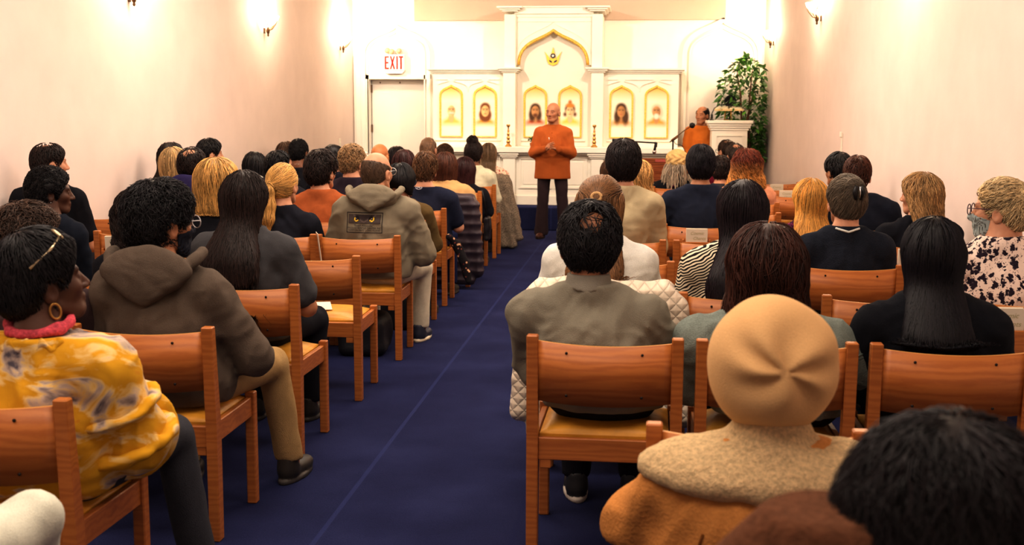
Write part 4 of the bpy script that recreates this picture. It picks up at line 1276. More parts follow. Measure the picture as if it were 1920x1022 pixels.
def cen(rng):
    while True:
        py = rng.uniform(108, 300)
        l, r = np.interp(py, prof_z, prof_l), np.interp(py, prof_z, prof_r)
        pxx = rng.uniform(l, r)
        # tufts
        if math.sin(pxx*.33)*math.sin(py*.27+pxx*.1) > -.55: break
    w = (r-l)/2*pxm
    y = rng.uniform(-1, 1)*min(.32, w*.9+.05)
    q = at(pxx, py, FY)
    p = np.array([min(q.x, 1.62)-fx, y, q.z-ZS])
    return p, unit(np.array([p[0], p[1], .1]))
V, F, T = leaf_cloud(rng, 1250, cen, .088)
link('foliage', np_mesh('foliage', V, F, True, T), mat_leaf((.052, .14, .024)), FI)
m_bark = mat_plain('brown bark', (.16, .07, .035), .8, nscale=30, namp=.3)
for k, (a1, a2) in enumerate(((-.05, -.16), (.03, .05), (.0, .12))):
    mb = MB(); mb.tube([(a1*.6, 0, .25), (a1+.03*math.sin(k), .02, .7), (a1-.02, -.02*k, 1.1), (a2*.6, .03, 1.5), (a2, 0, zt-.15)], [.020, .018, .015, .011, .005], 7); mb.build('trunk', m_bark, FI)
MB().lathe([(.001, 0), (.13, 0), (.17, .28), (.18, .30), (.165, .30), (.15, .26), (.001, .26)], n=24).build('pot', mat_plain('terracotta pot', (.35, .13, .06), .7), FI)
# ------------------------------------------------------------- chairs
def wood_mat(name, c0, c1, scale=1.0):
    m, nt, b = newmat(name); b.inputs['Roughness'].default_value = .38; b.inputs['Specular IOR Level'].default_value = .45
    tc = node(nt, 'ShaderNodeTexCoord'); mp = node(nt, 'ShaderNodeMapping'); mp.inputs['Scale'].default_value = (1.3*scale, 5*scale, 9*scale)
    oi = node(nt, 'ShaderNodeObjectInfo')
    ad = node(nt, 'ShaderNodeVectorMath', operation='ADD'); ml = node(nt, 'ShaderNodeMath', operation='MULTIPLY'); ml.inputs[1].default_value = 37
    nt.links.new(oi.outputs['Random'], ml.inputs[0]); nt.links.new(tc.outputs['Object'], ad.inputs[0]); nt.links.new(ml.outputs[0], ad.inputs[1])
    nt.links.new(ad.outputs[0], mp.inputs['Vector'])
    w = node(nt, 'ShaderNodeTexWave'); w.wave_type = 'BANDS'; w.bands_direction = 'Z'; w.inputs['Scale'].default_value = 1.1; w.inputs['Distortion'].default_value = 11; w.inputs['Detail'].default_value = 4; w.inputs['Detail Scale'].default_value = 1.5
    n = node(nt, 'ShaderNodeTexNoise'); n.inputs['Scale'].default_value = 14; n.inputs['Detail'].default_value = 6
    mp2 = node(nt, 'ShaderNodeMapping'); mp2.inputs['Scale'].default_value = (2, 30, 30)
    nt.links.new(ad.outputs[0], mp2.inputs['Vector']); nt.links.new(mp2.outputs[0], n.inputs['Vector'])
    nt.links.new(mp.outputs[0], w.inputs['Vector'])
    mx = node(nt, 'ShaderNodeMath', operation='MULTIPLY_ADD'); mx.inputs[1].default_value = .55; nt.links.new(w.outputs['Fac'], mx.inputs[0])
    m2 = node(nt, 'ShaderNodeMath', operation='MULTIPLY'); m2.inputs[1].default_value = .5; nt.links.new(n.outputs['Fac'], m2.inputs[0]); nt.links.new(m2.outputs[0], mx.inputs[2])
    r = ramp(nt, [(.25, c0), (.75, c1)]); nt.links.new(mx.outputs[0], r.inputs['Fac']); nt.links.new(r.outputs['Color'], b.inputs['Base Color'])
    bp = node(nt, 'ShaderNodeBump'); bp.inputs['Strength'].default_value = .08; nt.links.new(n.outputs['Fac'], bp.inputs['Height']); nt.links.new(bp.outputs['Normal'], b.inputs['Normal'])
    return m
m_wood = wood_mat('honey stained oak', (.395, .130, .032), (.485, .178, .045))
m_wood2 = wood_mat('honey stained oak rails', (.40, .133, .033), (.485, .178, .045), 1.4)
m_edge = mat_plain('pale plywood edge', (.60, .30, .09), .45)
m_vinyl = mat_plain('gold vinyl upholstery', (.62, .30, .035), .42, nscale=9, namp=.22, bump=.25, bscale=22)
m_screw = mat_plain('dark screw cap', (.02, .01, .008), .5)

CW = .2460          # half width between post centres
def _chair_meshes():
    D = {}
    for s in (-1, 1):
        mb = MB(); x = s*CW; a, b = .020, .024
        # rear post: one square bar with a slight backward rake above the seat
        P = [(0, .0), (0, .42), (-.030, .79)]
        prof = [(-b, 0), (b, 0), (b, .42), (b-.032, .79), (-b-.022, .79), (-b, .42)]
        mb.prism(prof, 'x', x-a, x+a)
        es = [e for e in mb.bm.edges]; bmesh.ops.bevel(mb.bm, geom=es, offset=.004, segments=1, affect='EDGES')
        D['rear', s] = mb.mesh('rear_leg')
        mb = MB(); mb.box((s*(CW-.004)-.019, .40, 0), (s*(CW-.004)+.019, .44, .452), .004); D['front', s] = mb.mesh('front_leg')
    mb = MB()
    for s in (-1, 1): mb.box((s*(CW-.006)-.011, .022, .355), (s*(CW-.006)+.011, .402, .432), .003)
    mb.box((-CW+.02, .405, .355), (CW-.02, .428, .425), .003); mb.box((-CW+.02, -.012, .345), (CW-.02, .012, .425), .003)
    for s in (-1, 1): mb.box((s*(CW-.045)-.02, -.010, .315), (s*(CW-.045)+.02, .012, .348), .003)
    D['frame'] = mb.mesh('seat_frame')
    # cushion, softly crowned
    nx, ny = 14, 12; V = []; w, y0, y1 = CW-.022, .018, .425
    def top(u, v): return .432+.036*(1-abs(2*u-1)**5)*(1-abs(2*v-1)**5)
    mb = MB(); g = [[None]*(ny+1) for _ in range(nx+1)]; h = [[None]*(ny+1) for _ in range(nx+1)]
    for i in range(nx+1):
        for j in range(ny+1):
            u, v = i/nx, j/ny; x = -w+2*w*u; y = y0+(y1-y0)*v
            g[i][j] = mb.bm.verts.new((x, y, top(u, v))); h[i][j] = mb.bm.verts.new((x, y, .415))
    for i in range(nx):
        for j in range(ny):
            mb.bm.faces.new((g[i][j], g[i+1][j], g[i+1][j+1], g[i][j+1])).smooth = True
            mb.bm.faces.new((h[i][j], h[i][j+1], h[i+1][j+1], h[i+1][j]))
    for i in range(nx): mb.bm.faces.new((h[i][0], h[i+1][0], g[i+1][0], g[i][0])); mb.bm.faces.new((g[i][ny], g[i+1][ny], h[i+1][ny], h[i][ny]))
    for j in range(ny): mb.bm.faces.new((g[0][j], g[0][j+1], h[0][j+1], h[0][j])); mb.bm.faces.new((h[nx][j], h[nx][j+1], g[nx][j+1], g[nx][j]))
    D['cushion'] = mb.mesh('cushion')
    # bent plywood back panel
    mb = MB(); n = 16; w = CW-.018; z0, z1 = .560, .772; th = .013
    def yy(u, z): return -.004-.030*((z-.42)/.37)-.034*(1-(2*u-1)**2)
    R = []
    for i in range(n+1):
        u = i/n; x = -w+2*w*u; sg = .010*(1-(2*u-1)**2)
        a0, a1 = z0-sg, z1-sg
        R.append([mb.bm.verts.new((x, yy(u, a0)-th/2, a0)), mb.bm.verts.new((x, yy(u, a1)-th/2, a1)), mb.bm.verts.new((x, yy(u, a1)+th/2, a1)), mb.bm.verts.new((x, yy(u, a0)+th/2, a0))])
    for p, q in zip(R, R[1:]):
        for k in range(4):
            f = mb.bm.faces.new((p[k], q[k], q[(k+1) % 4], p[(k+1) % 4])); f.smooth = (k % 2 == 0); f.material_index = 1 if k == 1 else 0
    mb.bm.faces.new(R[0][::-1]); mb.bm.faces.new(R[-1])
    mb.mi = 2
    for u in (.22, .78):
        for z in (.735, .585):
            y = yy(u, z)-th/2; x = -w+2*w*u
            mb.lathe([(.001, -.001), (.0048, -.001), (.0048, .0022), (.001, .003)], n=8, M=Matrix.Translation((x, y, z)) @ Matrix.Rotation(PI/2, 4, 'X'))
    D['back'] = mb.mesh('backrest')
    mb = MB(); mb.box((-.095, -.133, .535), (.095, -.070, .550), .003); mb.box((-.095, -.135, .535), (.095, -.123, .675), .003)
    for x in (-.095, .083): mb.box((x, -.133, .535), (x+.012, -.060, .690), .003)
    D['rack'] = mb.mesh('book_rack')
    return D
CH = _chair_meshes()
CHAIRS = {}
def chair(sec, row, seat, label, dx=0.0, dy=0.0, rack=None, xyz=None, group='wooden chairs in the audience rows'):
    y = Y0+PITCH_R*row+dy+(.0 if sec == 'L' else .002)
    x = (XLA-.255-S_*seat if sec == 'L' else XRA+.255+S_*seat)+dx
    t = empty('chair', (x, y, 0), RNG.uniform(-.02, .02)); tag(t, label, 'chair', group)
    for s in (-1, 1): link('rear_leg', CH['rear', s], m_wood2, t); link('front_leg', CH['front', s], m_wood2, t)
    link('seat_frame', CH['frame'], m_wood2, t); link('cushion', CH['cushion'], m_vinyl, t)
    link('backrest', CH['back'], [m_wood, m_edge, m_screw], t)
    if rack is not None: link('book_rack', CH['rack'], m_wood2, t, (rack, 0, 0))
    CHAIRS[sec, row, seat] = t
    return t
XLA, XRA, S_, Y0, PITCH_R = -1.4859, -.3578, .5724, 1.8486, 1.0503
# ------------------------------------------------------------- pattern materials
def mat_pattern(kind):
    m, nt, b = newmat(kind+' cloth'); b.inputs['Roughness'].default_value = .9; b.inputs['Specular IOR Level'].default_value = .15
    tc = node(nt, 'ShaderNodeTexCoord'); mp = node(nt, 'ShaderNodeMapping'); nt.links.new(tc.outputs['Object'], mp.inputs['Vector'])
    L = nt.links
    out = None
    if kind == 'zebra':
        w = node(nt, 'ShaderNodeTexWave'); w.bands_direction = 'Z'; w.inputs['Scale'].default_value = 26; w.inputs['Distortion'].default_value = 9; w.inputs['Detail'].default_value = 1; w.inputs['Detail Scale'].default_value = .6
        mp.inputs['Rotation'].default_value = (0, .5, 0); L.new(mp.outputs[0], w.inputs['Vector'])
        r = ramp(nt, [(.47, (.02, .016, .015)), (.53, (.80, .70, .54))]); L.new(w.outputs['Fac'], r.inputs['Fac']); out = r.outputs['Color']
    elif kind == 'floral':
        v = node(nt, 'ShaderNodeTexVoronoi'); v.inputs['Scale'].default_value = 40; v.inputs['Randomness'].default_value = .9
        n = node(nt, 'ShaderNodeTexNoise'); n.inputs['Scale'].default_value = 30; n.inputs['Detail'].default_value = 3
        mp.inputs['Scale'].default_value = (1, 1, .7)
        mxv = node(nt, 'ShaderNodeMix', data_type='VECTOR'); mxv.inputs[0].default_value = .035
        L.new(mp.outputs[0], mxv.inputs[4]); L.new(n.outputs['Color'], mxv.inputs[5]); L.new(mxv.outputs[1], v.inputs['Vector'])
        r = ramp(nt, [(.30, (.028, .018, .030)), (.42, (.05, .035, .05)), (.46, (.80, .66, .58))]); L.new(v.outputs['Distance'], r.inputs['Fac'])
        v2 = node(nt, 'ShaderNodeTexVoronoi'); v2.inputs['Scale'].default_value = 95; L.new(mxv.outputs[1], v2.inputs['Vector'])
        r2 = ramp(nt, [(.20, (.12, .06, .10)), (.28, (1, 1, 1))]); L.new(v2.outputs['Distance'], r2.inputs['Fac'])
        mx = node(nt, 'ShaderNodeMix', data_type='RGBA', blend_type='MULTIPLY'); mx.inputs[0].default_value = .9; L.new(r.outputs['Color'], mx.inputs[6]); L.new(r2.outputs['Color'], mx.inputs[7]); out = mx.outputs[2]
    elif kind == 'tiedye':
        n = node(nt, 'ShaderNodeTexNoise'); n.inputs['Scale'].default_value = 5.5; n.inputs['Detail'].default_value = 6; n.inputs['Distortion'].default_value = 1.6
        mp.inputs['Scale'].default_value = (1, 1, 1.7); mp.inputs['Location'].default_value = (3.1, 0.4, 1.2); L.new(mp.outputs[0], n.inputs['Vector'])
        r = ramp(nt, [(.30, (.10, .085, .11)), (.40, (.50, .40, .34)), (.46, (.72, .52, .22)), (.53, (.62, .33, .025)), (.68, (.68, .38, .03)), (.78, (.60, .22, .03))]); L.new(n.outputs['Fac'], r.inputs['Fac']); out = r.outputs['Color']
    elif kind == 'redprint':
        v = node(nt, 'ShaderNodeTexVoronoi'); v.inputs['Scale'].default_value = 42; L.new(mp.outputs[0], v.inputs['Vector'])
        r = ramp(nt, [(.30, (.42, .05, .03)), (.42, (.85, .68, .55))]); L.new(v.outputs['Distance'], r.inputs['Fac']); out = r.outputs['Color']
    elif kind == 'magenta':
        n = node(nt, 'ShaderNodeTexNoise'); n.inputs['Scale'].default_value = 22; n.inputs['Detail'].default_value = 5; n.inputs['Distortion'].default_value = 2.5; L.new(mp.outputs[0], n.inputs['Vector'])
        r = ramp(nt, [(.52, (.016, .012, .016)), (.57, (.22, .015, .10)), (.62, (.016, .012, .016))]); L.new(n.outputs['Fac'], r.inputs['Fac']); out = r.outputs['Color']
    elif kind == 'tweed':
        n = node(nt, 'ShaderNodeTexNoise'); n.inputs['Scale'].default_value = 160; n.inputs['Detail'].default_value = 4; L.new(mp.outputs[0], n.inputs['Vector'])
        r = ramp(nt, [(.35, (.07, .055, .045)), (.65, (.42, .34, .26))]); L.new(n.outputs['Fac'], r.inputs['Fac']); out = r.outputs['Color']
    elif kind == 'darkfloral':
        v = node(nt, 'ShaderNodeTexVoronoi'); v.inputs['Scale'].default_value = 30; L.new(mp.outputs[0], v.inputs['Vector'])
        r = ramp(nt, [(.22, (.70, .50, .30)), (.30, (.20, .03, .03)), (.38, (.02, .017, .02))]); L.new(v.outputs['Distance'], r.inputs['Fac']); out = r.outputs['Color']
    L.new(out, b.inputs['Base Color'])
    return m
def mat_pile(name, c, scale=60, strength=1.0):
    m, nt, b = newmat(name); b.inputs['Roughness'].default_value = .95; b.inputs['Specular IOR Level'].default_value = .1
    b.inputs['Sheen Weight'].default_value = .5; b.inputs['Sheen Tint'].default_value = (*scl(c, 1.3), 1)
    tc = node(nt, 'ShaderNodeTexCoord'); n = node(nt, 'ShaderNodeTexNoise'); n.inputs['Scale'].default_value = scale; n.inputs['Detail'].default_value = 5; n.inputs['Roughness'].default_value = .7
    nt.links.new(tc.outputs['Object'], n.inputs['Vector']); r = ramp(nt, [(.3, scl(c, .6)), (.65, scl(c, 1.15))]); nt.links.new(n.outputs['Fac'], r.inputs['Fac']); nt.links.new(r.outputs['Color'], b.inputs['Base Color'])
    bp = node(nt, 'ShaderNodeBump'); bp.inputs['Strength'].default_value = strength; bp.inputs['Distance'].default_value = .02; nt.links.new(n.outputs['Fac'], bp.inputs['Height']); nt.links.new(bp.outputs['Normal'], b.inputs['Normal'])
    return m

# ------------------------------------------------------------- palette
LT, MD, OL, BR, DK = (.56, .30, .19), (.44, .21, .115), (.40, .20, .11), (.20, .085, .045), (.095, .042, .026)
PINKY = (.60, .33, .22)
BLK, DBR, BRN, AUB, BLO, GBL, GRY, WHB, RED = (.012, .009, .011), (.026, .013, .011), (.07, .030, .014), (.085, .026, .012), (.58, .34, .115), (.34, .22, .11), (.16, .125, .10), (.60, .46, .27), (.10, .027, .016)
def C(r, g, b, **k):
    c = lin(*[255*(v/255)**.93 for v in (r, g, b)]); c = tuple(min(.9, v*.92/t) for v, t in zip(c, (1, .87, .76)))
    return mat_cloth(c, **k)
c_black = C(26, 24, 28); c_char = C(58, 54, 56); c_navy = C(22, 28, 58); c_jean = C(38, 44, 62); c_khaki = C(172, 132, 84); c_white = C(226, 214, 196)
BK_TROU = c_black

def topk(mat, **k): d = dict(mat=mat); d.update(k); return d
def seated(sec, row, seat, px, py, who, label, skin, hair, top, th=.020, dy=0.0, yo=.150, chairlab=None, rack=None, cdx=None, cdy=0.0, mkchair=True, **k):
    yr = Y0+PITCH_R*row
    yc = yr+yo+dy+.035+max(0, k.get('bulk', 1.0)-1)*.16+max(0, top.get('inf', .012)-.016)
    hcy = k.get('hcy', -.005)
    p = at(px, py, yc+hcy-.02)
    lod = 0 if row <= 3 else (1 if row <= 6 else 2)
    lod = k.pop('lod', lod)
    dx = k.pop('bx', 0.0)      # head offset from the body, metres
    P = make_person(label, (p.x-dx, yc, 0), p.z-th, skin, hair, top, lod=lod, seed=abs(int(px*7+py)), dx=dx, **k)
    if mkchair:
        grid_x = XLA-.255-S_*seat if sec == 'L' else XRA+.255+S_*seat
        base = OFF.get((sec, row), 0.0)
        cx_ = cdx if cdx is not None else base
        if row >= 5 and seat > 0: cx_ = (P.root.location.x+dx*.5)-grid_x
        if row == 4 and seat == 2 and sec == 'L': cx_ = at(50, 460, yr).x-grid_x
        if row == 3 and seat == 1 and sec == 'L': cx_ = .05
        chair(sec, row, seat, chairlab or ('oak chair with gold cushion under the '+who), cx_, cdy, rack)
    P.who = who
    return P
OFF = {('L', 4): .02, ('L', 5): .023, ('L', 6): -.01, ('L', 7): -.035, ('L', 9): -.03, ('L', 10): -.02, ('R', 3): -.025, ('R', 4): .03, ('R', 5): .01}

# things fixed to a person --------------------------------------------------
def bvh_of(P): return BVHTree.FromPolygons([tuple(v) for v in P.topV], [tuple(f) for f in P.topF])
def surf_line(P, pts, r, nm, m, sub=6):
    """narrow seam lying on the back of a garment; pts are (x,z) in the person's frame"""
    b = P.__dict__.setdefault('bvh', bvh_of(P)); Q = []
    for p, q in zip(pts, pts[1:]):
        for i in range(sub): Q.append((p[0]+(q[0]-p[0])*i/sub, p[1]+(q[1]-p[1])*i/sub))
    Q.append(pts[-1]); W = []
    for x, z in Q:
        h = b.ray_cast(Vector((x, -1, z)), Vector((0, 1, 0)))
        if h[0] is not None: W.append(h[0]+Vector((0, -r*.35, 0)))
    if len(W) > 1: return MB().tube(W, r, 6).build(nm, m, P.root)
def surf_print(P, x0, x1, z0, z1, paint, nm, m, h=.004, off=.0025):
    b = P.__dict__.setdefault('bvh', bvh_of(P))
    xs = np.arange(x0, x1+h*.5, h); zs = np.arange(z0, z1+h*.5, h); V = []; ok = []
    for x in xs:
        for z in zs:
            q = b.ray_cast(Vector((x, -1, z)), Vector((0, 1, 0)))
            V.append((x, (q[0].y if q[0] is not None else 0)-off, z)); ok.append(q[0] is not None)
    V = np.array(V); n = len(zs); ii, jj = np.meshgrid(np.arange(len(xs)-1), np.arange(n-1), indexing='ij'); s = (ii*n+jj).ravel()
    F = np.stack([s, s+n, s+n+1, s+1], 1); ok = np.array(ok)
    col, keep = paint((V[:, 0]-x0)/(x1-x0), (V[:, 2]-z0)/(z1-z0)); keep &= ok
    F = F[keep[F].all(1)]
    return link(nm, np_mesh(nm, V, F, True, col.astype(np.float32)), m, P.root)
def surf_text(P, txt, cx, cz, size, nm, m):
    cu = bpy.data.curves.new('lettering', 'FONT'); cu.body = txt; cu.size = size; cu.align_x = 'CENTER'; cu.align_y = 'CENTER'
    o = bpy.data.objects.new('lettering', cu); COL.objects.link(o); bpy.context.view_layer.update()
    me = bpy.data.meshes.new_from_object(o.evaluated_get(bpy.context.evaluated_depsgraph_get())); bpy.data.objects.remove(o)
    b = P.__dict__.setdefault('bvh', bvh_of(P))
    for v in me.vertices:
        x, z = cx+v.co.x, cz+v.co.y; q = b.ray_cast(Vector((x, -1, z)), Vector((0, 1, 0)))
        v.co = (x, (q[0].y if q[0] is not None else -.2)-.004, z)
    me.materials.clear()
    return link(nm, me, m, P.root)
def head_part(P, mb_or_me, nm, m):
    """mesh modelled in head-local metres -> worn by the person"""
    me = mb_or_me.mesh(nm) if isinstance(mb_or_me, MB) else mb_or_me
    V = np.empty(len(me.vertices)*3, np.float32); me.vertices.foreach_get('co', V)
    V = P.toh(V.reshape(-1, 3)).astype(np.float32); me.vertices.foreach_set('co', V.ravel()); me.update()
    return link(nm, me, m, P.root)
def glasses(P, m=None, r=.026):
    mb = MB()
    for s in (-1, 1):
        pts = [(s*.034+r*math.cos(a)*1.1, .112, .0+r*.85*math.sin(a)) for a in np.linspace(0, 2*PI, 17)]
        mb.tube(pts, .0022, 5, False)
        mb.tube([(s*(.034+r*1.1), .110, .006), (s*.080, .085, .008), (s*.084, .0, .006), (s*.083, -.022, -.012)], .002, 5)
    mb.tube([(-.008, .114, .004), (.008, .114, .004)], .002, 5)
    head_part(P, mb, 'glasses', m or m_black)
def mask(P, col):
    G, o = grid((-.08, .0, -.14), (.08, .14, .03), .006)
    d = head_sdf(G)-.006
    d = smax(d, G[2]+.018-.25*(G[1]-.09), .004); d = smax(d, -(G[2]+.125), .004); d = smax(d, .015-G[1], .006)
    d = smax(d, -(head_sdf(G)-.001), .002)
    V, F = snets(d, o, .006)
    head_part(P, np_mesh('mask', V, F), 'face_mask', mat_plain_c(col, .8))
    mb = MB()
    for s in (-1, 1): mb.tube([(s*.066, .03, -.03), (s*.080, .0, -.01), (s*.086, -.030, -.012), (s*.082, -.022, -.05), (s*.066, .02, -.085)], .0015, 5)
    head_part(P, mb, 'mask_loop', mat_plain_c(col, .8))
def sdf_wear(P, fn, lo, hi, h, nm, m):
    G, o = grid(lo, hi, h); V, F = snets(fn(G), o, h)
    return link(nm, np_mesh(nm, P.toh(V), F), m, P.root)
def sdf_child(P, fn, lo, hi, h, nm, m):
    G, o = grid(lo, hi, h); V, F = snets(fn(G), o, h)
    return link(nm, np_mesh(nm, V, F), m, P.root)
def shirt_collar(P, col=c_white, up=.035):
    nx, ny, nz = P.J['neck']
    def f(G):
        d = rcone(G, (nx, ny, nz-.03), (nx, ny+.012, nz+up), .072, .064)
        d = smax(d, -rcone(G, (nx, ny, nz-.2), (nx, ny+.012, nz+.3), .060, .056), .003)
        d = smax(d, G[2]-(nz+up)+.5*(G[1]-ny), .004); return smax(d, nz-.05-G[2], .004)
    return sdf_child(P, f, (nx-.09, ny-.09, nz-.07), (nx+.09, ny+.1, nz+.1), .006, 'shirt_collar', col)

# ============================================================ left section
p = seated('L', 1, 0, 72, 432, 'woman in the yellow tie-dye blouse', 'woman in yellow tie-dye blouse with sunglasses pushed up on black hair, turned to her right', DK,
    ('short', BLK, dict(th=.034, nape=.095, jit=.22, tip=1.0)), topk(mat_pattern('tiedye'), sleeve=1.25, ainf=.045, inf=.022, fold=.008, cr=.022, collar=-.01, hem=.46), bottom=c_char, yaw=48, sh=.175, bulk=1.08, th=.03,
    legs=[(-.16, .40), (.17, .44, .24, .46)], tilt=-12, shoe=((.05, .25, .24), (.6, .55, .5)))
mb = MB()
for s in (-1, 1):
    pts = [(s*.034+.028*math.cos(a), .058-.018*math.sin(a)*.5, .124+.02*math.sin(a)*.8) for a in np.linspace(0, 2*PI, 17)]
    mb.tube(pts, .0055, 6, False); mb.tube([(s*.062, .055, .122), (s*.090, .02, .10), (s*.102, -.05, .065)], .0045, 6)
mb.tube([(-.008, .06, .128), (.008, .06, .128)], .004, 6)
head_part(p, mb, 'sunglasses', mat_plain('gold metal sunglass frame', (.55, .45, .30), .2, metal=.8))
mb = MB(); mb.tube([(.088, -.012+.016*math.sin(a)*.9, -.070+.022*math.cos(a)) for a in np.linspace(0, 2*PI, 15)], .0035, 6, False); head_part(p, mb, 'hoop_earring', m_brass)
nx, ny, nz = p.J['neck']
sdf_child(p, lambda G: smax(np.sqrt((np.sqrt(((G[0]-nx)/1.1)**2+(G[1]-ny-.01)**2)-.075)**2+(G[2]-nz-.020-.25*(G[1]-ny))**2)-.015+wob(G, 70, 4)*.006, -rcone(G, (nx, ny, nz-.2), (nx, ny+.01, nz+.3), .056, .056), .004), (nx-.14, ny-.12, nz-.05), (nx+.14, ny+.14, nz+.08), .007, 'neck_scarf', C(206, 78, 84, var=.5, fine=120))
# ruffle frills of the sleeve
E_, W_, S__ = p.J['E'][1], p.J['W'][1], p.J['S'][1]
for nm_, t_, r_, wd_ in (('sleeve_frill', .50, .110, .014), ('sleeve_frill', .98, .112, .018), ('sleeve_frill', 1.27, .108, .026)):
    if t_ <= 1: c_ = np.array(S__)+(np.array(E_)-np.array(S__))*t_; ax = unit(np.array(E_)-np.array(S__))
    else: c_ = np.array(E_)+(np.array(W_)-np.array(E_))*(t_-1); ax = unit(np.array(W_)-np.array(E_))
    def fr(G, c_=c_, ax=ax, r_=r_, wd_=wd_):
        x, y, z = G[0]-c_[0], G[1]-c_[1], G[2]-c_[2]; h = x*ax[0]+y*ax[1]+z*ax[2]
        rr = np.sqrt(np.maximum((x-h*ax[0])**2+(y-h*ax[1])**2+(z-h*ax[2])**2, 1e-9))
        return np.sqrt((rr-r_)**2*.45+(h+wob(G, 75, 3)*.010)**2)-wd_
    sdf_child(p, fr, tuple(c_-.19), tuple(c_+.19), .009, nm_, p.top.data.materials[0])
nx, ny, nz = p.J['neck']
sdf_child(p, lambda G: np.sqrt((np.sqrt(((G[0]-nx)/1.25)**2+(G[1]-ny-.005)**2)-.092)**2*.6+(G[2]-nz+.028+.012*np.sin(14*np.arctan2(G[0]-nx+0*G[1], G[1]-ny+.0001)))**2)-.013, (nx-.17, ny-.15, nz-.08), (nx+.17, ny+.16, nz+.03), .007, 'neck_ruffle', p.top.data.materials[0])
p_yellow = p

p = seated('L', 2, 0, 298, 340, 'man in the brown hooded sweatshirt', 'man in brown hooded sweatshirt, khaki trousers and dark face mask on the left aisle', MD,
    ('short', BLK, dict(th=.034, tt=1.0, jit=.7, curl=.004, nape=.096, tip=2)), topk(C(96, 78, 64, var=.15), hood=True, inf=.024, ainf=.020, fold=.008, hem=.47), bottom=c_khaki, yaw=38, bx=-.05, sh=.188, bulk=1.12, hs=1.06, th=.03, arm='wide',
    legs=[(-.14, .42), (.20, .47, .26, .50)], shoe=((.03, .024, .02), (.07, .06, .055)))
glasses(p, mat_plain('clear grey frame', (.5, .48, .5), .3)); mask(p, lin(22, 26, 44))
p_brown = p
p = seated('L', 2, 1, 48, 384, 'grey-haired man in the dark brown jacket', 'man with wavy grey-brown hair and glasses in dark brown jacket, beyond the yellow blouse', LT,
    ('short', (.085, .050, .036), dict(th=.030, jit=.7, curl=.005, nape=.10, tip=2)), topk(C(66, 46, 44), inf=.024, ainf=.022, fold=.007), yaw=62, sh=.19, bulk=1.05, th=.028, bx=.02)
glasses(p, mat_plain('thin metal frame', (.4, .36, .32), .3, metal=.6))

p = seated('L', 3, 0, 458, 317, 'woman with waist-length dark hair', 'woman with waist-length dark brown hair in charcoal tee, black trousers, on the left aisle', MD,
    ('long', DBR, dict(L=.60, w=.020, spread=.045, jit=.10, curl=.003, freq=1.3)), topk(C(74, 68, 66, var=.12), sleeve=.72, inf=.016, ainf=.018), bottom=c_black, yaw=12, sh=.185, bulk=1.10, th=.022, arm='wide', legs=[(-.1, .42), (.18, .46, .16, .42)], dy=.03)
p = seated('L', 3, 1, 262, 347, 'curly dark-haired woman in black', 'woman with long dark curls in black top, hidden behind the brown hooded sweatshirt', MD,
    ('curly', DBR, dict(L=.24, w=.024, flare=.01)), topk(c_black), yaw=5, sh=.145, th=.03, bulk=.95, bx=.02)
chair('L', 4, 0, 'empty oak chair with gold cushion and a paper on the seat, left aisle', OFF['L', 4])
p = seated('L', 4, 1, 407, 291, 'woman with blonde bob', 'woman with thick honey-blonde bob in black top, left of the waist-length hair', LT,
    ('bob', BLO, dict(L=.155, w=.028, flare=1.0, jit=.13, curl=.003)), topk(c_black), yaw=22, sh=.18, bulk=1.05, th=.03, hs=1.04)
p = seated('L', 4, 2, 92, 311, 'woman with short black afro', 'dark-skinned woman in navy top with short black afro, in profile by the left wall', DK,
    ('afro', BLK, dict(th=.030)), topk(C(24, 26, 34), inf=.016), yaw=62, sh=.150, bulk=.88, th=.03, cdx=-.32, bx=.10)
mb = MB(); mb.lathe([(.001, -.004), (.004, 0), (.001, .004)], c=(.090, -.010, -.052), n=8); head_part(p, mb, 'earring', m_chrome)
p = seated('L', 5, 0, 706, 285, 'man in the owl sweatshirt', 'balding man in grey hooded sweatshirt printed with owl eyes, cream trousers, left aisle', LT,
    ('fringe', (.14, .085, .055), dict(th=.005, top=.060)), topk(C(140, 122, 98, var=.13), hood=True, hoodlen=.118, inf=.032, ainf=.026, fold=.007, hem=.50), bottom=C(212, 190, 160), yaw=22, sh=.205, bulk=1.16, hs=1.05, th=.004, arm='wide', lod=0,
    legs=[(-.13, .43), (.20, .46, .19, .42)], shoe=((.03, .035, .06), (.75, .66, .5)))
glasses(p, mat_plain('rimless silver frame', (.5, .5, .5), .25, metal=.8))
p_owl = p
yb_ = Y0+PITCH_R*5+.15-.2
def loc(P, px, py, y=None):
    q = at(px, py, P.root.location.y-.2 if y is None else y); return q.x-P.root.location.x, q.z
x0_, z1_ = loc(p, 648, 398); x1_, z0_ = loc(p, 718, 437)
m_print = mat_tint('screen print', .9); m_ink = mat_plain('dark print ink', (.025, .02, .03), .9)
